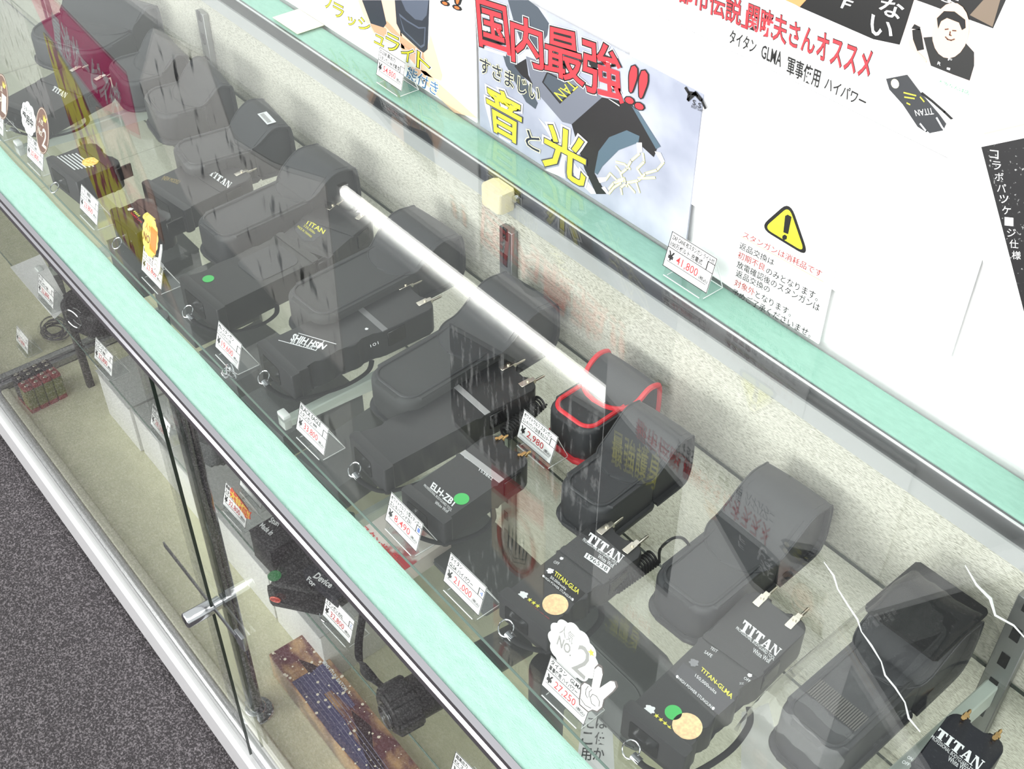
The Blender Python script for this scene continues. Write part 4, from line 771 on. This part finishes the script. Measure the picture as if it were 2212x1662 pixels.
# ================================================================ holsters
def holster(label, f, W, L, T, trim=None, m=LEA, flapm=None, pouch=.62, fstart=.34, group='black belt holsters on the upper shelf', square=False, sticker=False, roundf=.5, drop=0, lift=.0, pm=None):
    t = thing('holster', label, 'holster', f(W/2, L/2, -T), group); flapm = flapm or m
    g = Fr(f.o, f.x, f.y); g.z = f.z; Lp = L*pouch; r = W*.26
    out = rrect(.002, 0, W-.002, Lp, r, 7, [r, r, .006, .006])
    prism('pouch', out, g, -T+.004, 0, pm or m, t, .007, 4)
    prism('pouch_base', rrect(-.002, -.004, W+.002, Lp, r+.002, 7, [r+.002, r+.002, .006, .006]), g, -T, -T+.006, trim or m, t, .0025, 2)
    ins = rrect(.008, .007, W-.008, Lp-.006, r*.8, 7, [r*.8, r*.8, .006, .006])
    bm = bmesh.new(); add_tube(bm, [g(x, y, .0004) for x, y in ins], .0027 if trim else .0019, 8, True); link('piping', bm, trim or m, t, True)
    # belt flap: a strap loop that starts on the pouch, rises, turns down behind and comes back underneath
    y0 = L*fstart; R = W*roundf; hump = .012+lift
    side = [(y0, .0015), (y0+(Lp-y0)*.5, .003), (Lp-.005, .006), (L*.80, hump), (L*.93, hump-.001), (L*.985, hump-.008), (L, -T*.35), (L*.985, -T*.75), (L*.93, -T*.96), (L*.75, -T+.001), (Lp, -T+.001)]
    S2 = smoothpath([(0, y, z) for y, z in side], 5); bm = bmesh.new(); rows = []; cross = 10; d = 0; prev = None
    rim = []
    for p in S2:
        if prev is not None: d += (p-prev).length
        prev = p; k = min(1, d/R) if R > 0 else 1
        hw = (W/2+.003)*(math.sqrt(max(0, 1-(1-k)**2))*.96+.04 if not square else 1)
        row = []
        for j in range(cross+1):
            s = -1+2*j/cross; row.append(g(W/2+s*hw, p.y, p.z-.0022*abs(s)**3 * (1 if p.z > -T*.4 else -1)))
        rim.append((row[0], row[-1])); rows.append([bm.verts.new(q) for q in row])
    for i in range(len(rows)-1):
        for j in range(cross): bm.faces.new((rows[i][j], rows[i][j+1], rows[i+1][j+1], rows[i+1][j]))
    bmesh.ops.recalc_face_normals(bm, faces=bm.faces)
    bmesh.ops.solidify(bm, geom=bm.faces[:], thickness=.0038)
    link('belt_flap', bm, flapm, t, True)
    if not trim:
        fy = Fr(g.o, g.y, g.z); fy.z = g.x; q_ = [(p.y, p.z-.001) for p in S2 if p.y >= Lp-.008]
        prism('flap_core', q_, fy, .003, W-.003, flapm, t, .002, 2)
    lp = [a for a, b2 in rim][::-1] + [b2 for a, b2 in rim[1:]]
    bm = bmesh.new(); add_tube(bm, lp, .0034 if trim else .0011, 8); link('flap_trim', bm, trim or flapm, t, True)
    if sticker:
        gg = Fr(g(W*.56, L*.68, 0), g.x, g.y); gg.z = g.z
        bm = bmesh.new(); add_poly(bm, [g(W*a, L*b3, hump+.0026) for a, b3 in ((.52, .79), (.92, .79), (.92, .88), (.52, .88))], UP, 0); o = linkflat('barcode_label', bm, WPRT, t)
        bm = bmesh.new()
        for i in range(11): add_poly(bm, [g(W*(.56+.03*i), L*b3, hump+.0030) if q == 0 else g(W*(.56+.03*i+.014), L*b3, hump+.0030) for q, b3 in ((0, .805), (1, .805), (1, .845), (0, .845))], UP, 0)
        linkflat('barcode', bm, GREYP, t)
    return t
RED = mat('red_piping', (206, 46, 56), .45)
ZH = ZS+.052
def frame_h(fl, fr_, bl, z, rise=.030):
    A = onz(*fl, z); B = onz(*fr_, z); C = onz(*bl, z+rise); C.z = z; v = C-A; u = B-A; L = v.length; v.normalize(); u = u-v*u.dot(v); W = u.length
    f = Fr(A, u, v); f.z = Vector((0, 0, 1)); L -= max(0, max(f(0, L).y, f(W, L).y)+.0035-.783)/v.y; return f, W, L
def hp(label, fl, fr_, bl, z=ZH, T=None, **k):
    ri = k.pop('rise', .030); f, W, L = frame_h(fl, fr_, bl, z, ri); return holster(label, f, W, L, T or z-ZS-.001, lift=ri-.012, **k)
hp('black leather holster with curved flap behind the big device with the green dot', (1398, 1240), (1512, 1352), (1672, 990), m=LEA)
hp('black leather holster between the red-trimmed one and the small three-star device', (1195, 1040), (1296, 1122), (1392, 858))
hp('black holster with bright red piping all around', (1172, 872), (1268, 948), (1322, 752), z=ZS+.054, rise=.019, trim=RED, pouch=.66, fstart=.42)
hp('black mesh-fabric holster behind the long plain device with wavy side', (782, 805), (872, 888), (1104, 578), pm=LEAM, fstart=.40, pouch=.66)
hp('black holster with squared flap behind the device with slanted logo', (604, 626), (690, 700), (905, 436), pm=LEAM, fstart=.52, pouch=.68)
hp('black holster with a grey-rimmed pouch, fourth from the far end', (412, 470), (494, 520), (695, 303), fstart=.54, pouch=.66)
hp('black holster with a white barcode label on its flap', (362, 308), (446, 358), (575, 208), fstart=.48, pouch=.64, sticker=True)
hp('black holster third from the far end, left of the barcode one', (298, 196), (372, 252), (448, 118))
hp('black holster second from the far end under the mirrored grey board', (222, 130), (292, 182), (352, 58))
hp('black holster farthest left in the top left corner', (38, 72), (140, 158), (190, -48))
hb_ = hp('large black holster with square nylon flap in a clear bag, right front', (1668, 1530), (1800, 1660), (1985, 1225), z=ZS+.058, fstart=.46, square=False, roundf=.5, pouch=.62)
f, W, L = frame_h((1668, 1530), (1800, 1660), (1985, 1225), ZS+.058)
prism('nylon_flap', rrect(-.003, L*.60, W+.003, L*.998, .003), f, .0325, .0375, mat('black_woven_nylon', (12, 12, 14), .85, bump=(1500, .8)), hb_, .002)
# ribbed window strip of that holster
bm = bmesh.new()
for i in range(24): add_box(bm, f, (W*.12+i*W*.032, L*.17, .0005), (W*.12+i*W*.032+W*.018, L*.27, .0015))
o = link('ribbed_strip', bm, mat('ribbed_grey', (92, 90, 86), .5), hb_); 
# clear plastic bag around the square-flap holster
bag = thing('clear_bag', 'crinkled clear plastic bag around the square-flap holster', 'plastic bag', f(W/2, L/2, -.056))
bm = bmesh.new(); N, M = 26, 34; G = []
for i in range(N+1):
    G.append([])
    for j in range(M+1):
        u = -.25+1.5*i/N; v = -.12+1.26*j/M; e = max(abs(u-.5)/.75, abs(v-.51)/.63)
        z = .046*(1-e**6)-.030*e**6 + .0022*noise.noise((u*5, v*7, 0))+.0015*abs(noise.noise((u*14, v*9, 4)))
        G[-1].append(bm.verts.new(f(u*W, v*L, z)))
for i in range(N):
    for j in range(M): bm.faces.new((G[i][j], G[i+1][j], G[i+1][j+1], G[i][j+1]))
link('plastic_film', bm, PLAST, bag, True)
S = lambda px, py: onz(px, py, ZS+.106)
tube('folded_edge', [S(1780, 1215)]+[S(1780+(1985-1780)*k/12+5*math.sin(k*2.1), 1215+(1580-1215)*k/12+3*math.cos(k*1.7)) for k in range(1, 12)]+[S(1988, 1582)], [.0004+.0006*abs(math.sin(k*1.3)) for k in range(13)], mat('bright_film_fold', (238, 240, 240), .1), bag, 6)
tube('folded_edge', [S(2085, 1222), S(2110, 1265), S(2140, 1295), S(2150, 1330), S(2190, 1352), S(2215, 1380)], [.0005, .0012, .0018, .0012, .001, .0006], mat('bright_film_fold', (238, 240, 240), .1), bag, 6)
# ================================================================ lower shelf and case floor
def carton(name, label, cat, fl, fr_, bl, z0, h, m, group=None, topm=None, bev=.0012):
    f, W, L = frame_px(fl, fr_, bl, z0+h); t = thing(name, label, cat, f(W/2, L/2, -h), group)
    box('carton_body', (0, 0, -h), (W, L, -.0015), m, t, bev, fr=f); box('lid', (-.0006, -.0006, -.0015), (W+.0006, L+.0006, .0), topm or m, t, .0005, fr=f)
    return t, f, W, L
WB = mat('white_carton', (214, 214, 212), .6); WBT = mat('grey_lid_carton', (188, 189, 189), .45)
xs = [-1.80, -1.66, -1.50, -1.335, -1.17]
labs = ['white carton nearest the dark joint post', 'white carton second from the joint post', 'white carton under the price card crossed by the glass edge', 'white carton just left of the chrome centre post', 'white carton right of the chrome centre post']
for i, x in enumerate(xs):
    wd = (xs[i+1]-x-.006) if i < len(xs)-1 else .15
    t = thing('white_carton', labs[i], 'box', (x+wd/2, .56, ZF), 'white cartons under the lower shelf')
    yf = .470+random.uniform(-.006, .006); hh = .115+random.uniform(-.008, .01)
    box('carton_body', (x, yf, ZF), (x+wd, yf+.16, ZF+hh), WB, t, .002); box('lid', (x-.001, yf-.002, ZF+hh), (x+wd+.001, yf+.16, ZF+hh+.003), WBT, t, .001)
    if False:
        t = thing('grey_carton', ['pale grey carton on the shelf over the joint post', 'pale grey carton second from the left on the lower shelf', 'pale grey carton third from the left on the lower shelf', 'pale grey carton behind the centre post'][i], 'box', (x+.07, .6, ZL), 'grey cartons on the lower shelf')
        box('carton_body', (x-.01, .50, ZL), (x+.135, .66, ZL+.05), WBT, t, .002); box('lid', (x-.011, .499, ZL+.05), (x+.136, .661, ZL+.053), WB, t, .001)
# striped long carton (baton)
f, W, L = frame_px((580, 1414), (870, 1790), (664, 1364), ZF+.055)
# long side runs along X
bt = thing('baton_carton', 'long printed carton with purple and orange star pattern on the felt floor', 'box', f(W/2, L/2, -.055))
BT = mat('galaxy_print', (112, 66, 74), .35, var=(22, (206, 164, 120), (1, 1.6, 1), .42, .62), coat=.4)
box('carton_body', (0, 0, -.055), (W, L, 0), BT, bt, .0015, fr=f)
box('shrink_sleeve', (-.0012, -.0012, -.0545), (W+.0012, L*.2, .0008), PLAST, bt, fr=f)
S = lambda px, py: onz(px, py, ZF+.055)
H = lambda x, y: (420+.217*x, 1340+.217*y)
bm = bmesh.new(); q = [S(*H(*p)) for p in ((1150, 470), (1290, 430), (1990, 1290), (2050, 1484))]
PURP = mat('print_violet', (88, 84, 124), .4)
polyq('text_panel', [HQ((970, 620), (1290, 430), (1600, 850), (1560, 880), (1360, 700), (1290, 740), (1500, 1000), (1600, 1200), (2020, 1700), (1900, 1760), (1400, 1200))], S, UP, PURP, bt, .0005)
textq([('■M5 STUN BATON', *HQ((1300, 405), (1530, 690), (1495, 715), (1272, 425)))], S, UP, WPRT, bt, lift=.0009, offset=.03)
strokes('fine_print', [[H(1010+34*i, 610-22*i), H(1010+34*i+330+20*(i % 3), 610-22*i+420+25*(i % 3))] for i in range(8)]+[[H(1420+30*i, 1060-24*i), H(1850+30*i, 1640-24*i)] for i in range(5)], S, UP, .0009, mat('print_pale_lilac', (150, 148, 176), .5), bt, .0008)
bm = bmesh.new(); rnd = random.Random(5)
for i in range(150):
    a, b3 = rnd.random(), rnd.random(); c = f(a*W, b3*L, 0); r = rnd.choice((.0006, .0008, .001, .0016, .0024)); add_poly(bm, [c+Vector((r*math.cos(k*math.pi/4), r*math.sin(k*math.pi/4), 0)) for k in range(8)], UP, .0010+i*1e-6)
o = linkflat('printed_stars', bm, mat('print_warm_white', (255, 244, 226), .5), bt); o['kind'] = 'stuff'
polyq('dark_skyline', [HQ((1030, 390), (1180, 440), (1230, 470), (1150, 540)), HQ((1560, 900), (1760, 1060), (1780, 1280), (1640, 1180)), HQ((1600, 1100), (1820, 1330), (1900, 1484), (1750, 1484))], S, UP, mat('print_wine', (52, 28, 34), .4), bt, .0006)
# batteries: eight nine-volt blocks
GB9 = mat('battery_green_gold', (132, 132, 74), .4, var=(40, (104, 112, 62), (1, 1, 1), .4, .6)); RB9 = mat('battery_red', (150, 62, 60), .45); BB9 = mat('battery_black', (44, 44, 46), .5)
base = onz(70, 895, ZF); bx = onz(153, 857, ZF)
fb = Fr(Vector((base.x, base.y, ZF)), (-.06, 1, 0), (-1, -.06, 0)); fb.z = Vector((0, 0, 1))   # x: along depth, y: away to the left
def battery(i, r, lab):
    w, d, h = .0180, .0290, .060; x0 = i*.0190; y0 = r*.0305
    t = thing('battery', lab, 'battery', fb(x0+w/2, y0+d/2, 0), 'square nine volt batteries on the felt floor')
    prism('lower_sleeve', rrect(x0, y0, x0+w, y0+d, .003, 3), fb, 0, .010, RB9, t); prism('sleeve', rrect(x0, y0, x0+w, y0+d, .003, 3), fb, .010, h-.006, GB9 if r == 0 else BB9, t)
    prism('top_cap', rrect(x0, y0, x0+w, y0+d, .003, 3), fb, h-.006, h, RB9 if r == 0 else BB9, t, .001, 1)
    for k in (0, 1):
        cx = x0+w/2; cy = y0+d*(.27+.46*k)
        bm = bmesh.new(); add_tube(bm, [fb(cx, cy, h), fb(cx, cy, h+.0028)], .0036 if k else .0028, 12); add_tube(bm, ringpts(fb(cx, cy, h+.003), fb.x, fb.y, .0034, 12), .0006, 5, True); link('snap_terminal', bm, NICK, t, True)
pos = ['nearest the front glass', 'second from the front glass', 'third from the front glass', 'farthest from the front glass']
for r in (0, 1):
    for i in range(4): battery(i, r, ('gold battery with red top, ' if r == 0 else 'battery with black top in the back row, ')+pos[i])
# heavy black stun gun with green dot and red lens, overhanging the lower shelf
zt = ZL+.075; f, W, L = frame_px((572, 1282), (690, 1318), (640, 1120), zt)
f, W, L = frame_px((580, 1262), (690, 1296), (668, 1085), ZL+.036)
k1 = thing('torch_stun_gun', 'heavy black stun gun with green dot and red lens over the lower shelf', 'stun gun', f(W/2, L/2, -.036))
prism('body', [(0, .004), (.008, 0), (W*.9, 0), (W, .008), (W*1.0, L*.5), (W*.88, L*.62), (W*.9, L), (.01, L), (.004, L*.6), (0, L*.4)], f, -.034, 0, mat('matte_black', (26, 26, 27), .55, bump=(60, .6, (1, 1, 1), .003)), k1, .006, 3)
prism('front_plate', rrect(-.002, -.006, W+.002, .006, .005), f, -.035, -.004, mat('matte_black', (26, 26, 27), .55), k1, .003)
dot('green_dot', (593, 1245), ZL+.036, .0085, mat('dark_green_dot', (44, 128, 70), .5), k1)
c = f(W*.14, -.008, -.018); bm = bmesh.new(); add_tube(bm, ringpts(c, f.x, (0, 0, 1), .0065, 16, .0042), .0011, 6, True); link('lens_ring', bm, mat('lens_orange', (222, 96, 76), .4), k1, True)
bm = bmesh.new(); add_tube(bm, [c+f.y*.001, c-f.y*.0006], .0045, 12); link('red_lens', bm, mat('lens_red', (180, 50, 44), .3), k1, True)
bm = bmesh.new(); add_tube(bm, ringpts(f(W*1.12, -.002, -.03), f.x, (f.y+Vector((0, 0, .4))).normalized(), .013, 22), .0011, 6, True); link('key_ring', bm, CHR, k1, True)
# boxes with Made / Device print
t, f, W, L = carton('black_carton', 'black carton with white italic lettering behind the heavy stun gun', 'box', (538, 1146), (588, 1190), (630, 1092), ZL, .05, mat('carton_black', (34, 34, 36), .4))
S = lambda px, py: onz(px, py, ZL+.05)
textq([('Made in', (568, 1130), (594, 1150), (583, 1158), (560, 1138)), ('Stun', (588, 1118), (606, 1128), (600, 1138), (580, 1128))], S, UP, WPRT, t, lift=.0006, offset=.03)
t, f, W, L = carton('black_carton', 'black carton with red label lying on the heavy stun gun under the rail', 'box', (655, 1232), (728, 1296), (742, 1170), ZL+.0375, .020, mat('carton_navy', (24, 26, 34), .4))
S = lambda px, py: onz(px, py, ZL+.0575)
textq([('Device', (688, 1238), (722, 1262), (712, 1272), (676, 1248)), ('For', (668, 1246), (684, 1262), (676, 1270), (662, 1254))], S, UP, WPRT, t, lift=.0006, offset=.03)
polyq('red_label', [[(712, 1232), (734, 1256), (728, 1262), (706, 1240)]], S, UP, REDB, t, .0005)
# flashlight with strap
c0 = onz(858, 1530, ZL+.0335); fl = thing('flashlight_stun_gun', 'ribbed black flashlight stun gun with steel ring and looped strap over the shelf edge', 'flashlight', (c0.x, c0.y, ZL))
dr = Vector((.10, .96, .02)).normalized(); P = [c0-dr*.014, c0-dr*.012, c0+dr*.018, c0+dr*.022, c0+dr*.05, c0+dr*.056, c0+dr*.17]
bm = bmesh.new(); add_tube(bm, P, [.024, .027, .029, .026, .026, .024, .022], 28); link('body', bm, mat('matte_black', (26, 26, 27), .55), fl, True)
sx = dr.cross(Vector((0, 0, 1))).normalized(); sz = sx.cross(dr)
for k in range(8):
    a = k*math.pi/4; d = sx*math.cos(a)+sz*math.sin(a); e = -sx*math.sin(a)+sz*math.cos(a); ff = Fr(c0+d*.0255, dr, e); ff.z = d
    bm = bmesh.new(); add_box(bm, ff, (-.010, -.0072, -.002), (.020, .0072, .0055), .002, 2); link('grip_lug', bm, mat('ribbed_rubber', (36, 36, 37), .5), fl, True)
bm = bmesh.new(); add_tube(bm, ringpts(c0-dr*.016+Vector((0, 0, -.006)), sx, sz, .015, 24), .0013, 6, True); link('steel_ring', bm, CHR, fl, True)
bm = bmesh.new(); add_tube(bm, [c0-dr*.0150, c0-dr*.0138], .018, 20); link('lens_recess', bm, BLK2, fl, True)
S = lambda px, py, z: onz(px, py, z)
P = smoothpath([S(832, 1488, ZL+.055), S(800, 1462, ZL+.05), S(778, 1430, ZL+.045), S(775, 1390, ZL+.06), S(782, 1340, ZL+.09), S(790, 1290, ZL+.11), S(800, 1250, ZL+.09)], 6)
tube('strap', P, .006, LEA2, fl, 8, False, .35, (1, 0, 0))
# dark devices and boxes seen below the upper shelf
def standing(label, tl, br, y, depth, m, name='black_case', cat='case', bot=ZL, r=.012):
    y = onz(*br, bot).y; a = ony(*tl, y); b2 = ony(*br, y); t = thing(name, label, cat, ((a.x+b2.x)/2, y+depth/2, bot), None)
    fr = Fr((0, y, 0), (1, 0, 0), (0, 0, 1)); fr.z = Vector((0, 1, 0)); prism('shell', rrect(a.x, bot, b2.x, a.z, r, 6), fr, 0, depth, m, t, .004, 3)
    bm = bmesh.new(); add_tube(bm, [Vector((x, y-.0006, z)) for x, z in rrect(a.x+.006, bot+.006, b2.x-.006, a.z-.006, r*.8, 6)], .0012, 6, True); link('seam', bm, m, t, True); return t
standing('tall black soft case standing on the lower shelf below the two front stun guns', (1200, 1310), (1378, 1640), .500, .05, mat('soft_case', (84, 87, 87), .6), r=.02)
standing('dark box standing below the small device with the green dot', (895, 1165), (1050, 1335), .56, .10, mat('dark_box', (74, 76, 77), .6), name='black_carton', cat='box', r=.003)
cyl = thing('black_torch', 'black torch standing on the lower shelf behind the 27,250 card', 'flashlight', (ony(1170, 1500, .46).x, .46, ZL))
x_ = cyl.location.x
tube('body', [(x_, .47, ZL+.001), (x_, .47, ZL+.05), (x_, .47, ZL+.055), (x_, .47, ZL+.15), (x_, .47, ZL+.16), (x_, .47, ZL+.21)], [.019, .019, .016, .016, .021, .021], BLK, cyl, 20)
tube('head_ring', [(x_, .47, ZL+.2105), (x_, .47, ZL+.214)], .0195, BLK2, cyl, 20)
for lab, a, b2, c, h in (('flat black carton below the device with slanted logo', (520, 860), (600, 950), (690, 770), .045), ('flat black carton under the 19,600 price card', (430, 760), (500, 830), (560, 690), .04), ('dark carton on the lower shelf under the 33,800 price card', (640, 985), (720, 1060), (800, 880), .05), ('dark flat case lying under the round green-dot device', (330, 620), (410, 700), (470, 560), .05), ('dark carton below the rimmed holster, far middle', (230, 520), (300, 590), (360, 470), .05)):
    carton('black_carton', lab, 'box', a, b2, c, ZL+.0, h, mat('carton_charcoal', (72, 74, 75), .5), 'dark cartons on the lower shelf')
t, f, W, L = carton('red_blister_pack', 'red and white blister pack below the 8,490 price card', 'package', (770, 1150), (860, 1240), (880, 1080), ZL+.0, .03, mat('pack_white', (226, 214, 208), .4), topm=mat('pack_print', (236, 226, 220), .4, var=(16, (190, 44, 54), (1, 1, 1), .48, .54)))
S = lambda px, py: onz(px, py, ZL+.03)
textq([('スタンガン', (790, 1135), (850, 1195), (838, 1206), (778, 1146)), ('品', (850, 1195), (862, 1205), (854, 1215), (842, 1205))], S, UP, REDB, t, lift=.0008, offset=.02)
t, f, W, L = carton('yellow_box', 'gold-edged small box half hidden behind the 8,490 price card', 'package', (845, 1090), (905, 1150), (880, 1062), ZL+.10, .02, mat('gold_card', (190, 170, 80), .4)) if False else (None,)*4
# handwritten paper and white slips on the floor
def slip(label, pts, z, text=None, tp=None):
    P = [onz(*p, z) for p in pts]; t = thing('paper_slip', label, 'paper', (sum(p.x for p in P)/len(P), sum(p.y for p in P)/len(P), z), None)
    prism('paper', [(p.x, p.y) for p in P], W0, z+.0002, z+.0008, WHITE, t)
    if text: textq([(s, *q) for s, q in zip(text, tp)], lambda px, py: onz(px, py, z+.0008), UP, BLACKP, t, lift=.0003, offset=.01)
slip('white paper with vertical black handwriting beside the tall soft case', [(1262, 1530), (1320, 1515), (1330, 1720), (1235, 1720)], ZL, list('にはこ使用かられ')[:6], [[(1262+(i % 2)*28-3*(i//2), 1548+34*(i//2)), (1284+(i % 2)*28-3*(i//2), 1550+34*(i//2)), (1282+(i % 2)*28-3*(i//2), 1576+34*(i//2)), (1258+(i % 2)*28-3*(i//2), 1574+34*(i//2))] for i in range(6)])
slip('white instruction slip below the strap of the big device', [(1602, 1540), (1660, 1520), (1705, 1720), (1600, 1740)], ZL)
slip('white card corner on the lower shelf at the far left', [(22, 578), (88, 550), (150, 660), (118, 690)], ZL)
# black ringed pouch at the left
f, W, L = frame_px((135, 650), (190, 690), (205, 600), ZL+.05)
p1 = thing('belt_pouch', 'small black pouch with a chrome ring hanging over the shelf at the left', 'pouch', f(W/2, L/2, -.05))
prism('body', rrect(-.01, -.01, W+.012, L, .02, 7), f, -.045, 0, mat('matte_black', (26, 26, 27), .55), p1, .01, 4)
bm = bmesh.new(); add_tube(bm, ringpts(f(W*.4, -.010, -.018), f.x, (0, 0, 1), .0165, 24), .0014, 6, True); link('chrome_ring', bm, CHR, p1, True)
# bag of coiled cable on the felt
cb = thing('cable_bag', 'clear bag of coiled dark cable on the felt floor by the joint', 'cable', onz(118, 720, ZF))
c = onz(118, 712, ZF+.02); bm = bmesh.new(); P = []
for i in range(120):
    a = i*.33; r = .022+.006*math.sin(i*.21); P.append(c+Vector((r*math.cos(a)*1.3, r*math.sin(a), .008*math.sin(i*.17))))
add_tube(bm, P, .0017, 5); link('coiled_cable', bm, mat('cable_grey', (74, 72, 78), .5), cb, True)
bm = bmesh.new(); bmesh.ops.create_icosphere(bm, subdivisions=3, radius=1)
for v in bm.verts: v.co = c+Vector((v.co.x*.040, v.co.y*.032, v.co.z*.018))*(1+.12*noise.noise(v.co*3))
link('plastic_film', bm, PLAST, cb, True)
# small crystal-clear trinket under the 19,600 card
tk = thing('wire_trinket', 'crumpled clear wrapper with shiny twisted wire under the 19,600 card', 'wrapper', onz(492, 808, ZS-.02)); c = onz(492, 806, ZS+.008); rnd = random.Random(2)
bm = bmesh.new(); add_tube(bm, smoothpath([c+Vector((rnd.uniform(-.012, .012), rnd.uniform(-.008, .008), rnd.uniform(-.006, .008))) for i in range(16)], 4), .0007, 5); link('twisted_wire', bm, CHR, tk, True)
# black stun gun lying behind the centre post, half hidden by the rail
f, W, L = frame_px((385, 930), (440, 985), (470, 860), ZL+.045)
t = thing('black_pouch', 'dark grey pouch behind the chrome centre post under the front rail', 'pouch', f(W/2, L/2, -.045)); prism('body', rrect(0, 0, W, L, .012), f, -.045, 0, mat('soft_case', (84, 87, 87), .6), t, .008, 3)
prism('flap', rrect(.004, L*.3, W-.004, L*.98, .01), f, -.001, .003, LEA, t, .001)

def coil(label, a, b2, z, r=.0085, n=16, tail=()):
    A = onz(*a, z+r); B = onz(*b2, z+r); ax = (B-A); L = ax.length; ax.normalize(); s = ax.cross(Vector((0, 0, 1))).normalized(); q = Vector((0, 0, 1))
    P = [A+ax*L*i/(n*12)+s*r*math.cos(i*math.pi/6)+q*r*math.sin(i*math.pi/6) for i in range(n*12+1)]
    P += smoothpath([P[-1]]+[onz(px, py, zz) for px, py, zz in tail], 5)[1:] if tail else []
    t = thing('coil_cord', label, 'cord', (A.x, A.y, z)); bm = bmesh.new(); add_tube(bm, P, .0016, 6); link('coiled_cord', bm, mat('cord_black', (30, 30, 31), .5), t, True)
coil('black coiled security cord by the red-trimmed holster behind the 2,980 card', (1092, 938), (1168, 868), ZS+.001)
coil('black coiled security cord with thin lead running behind the small three-star device', (1322, 1268), (1412, 1205), ZS+.001, tail=((1425, 1190, ZS+.03), (1440, 1172, ZS+.06), (1458, 1162, ZS+.066), (1476, 1164, ZS+.062), (1490, 1180, ZS+.05)))
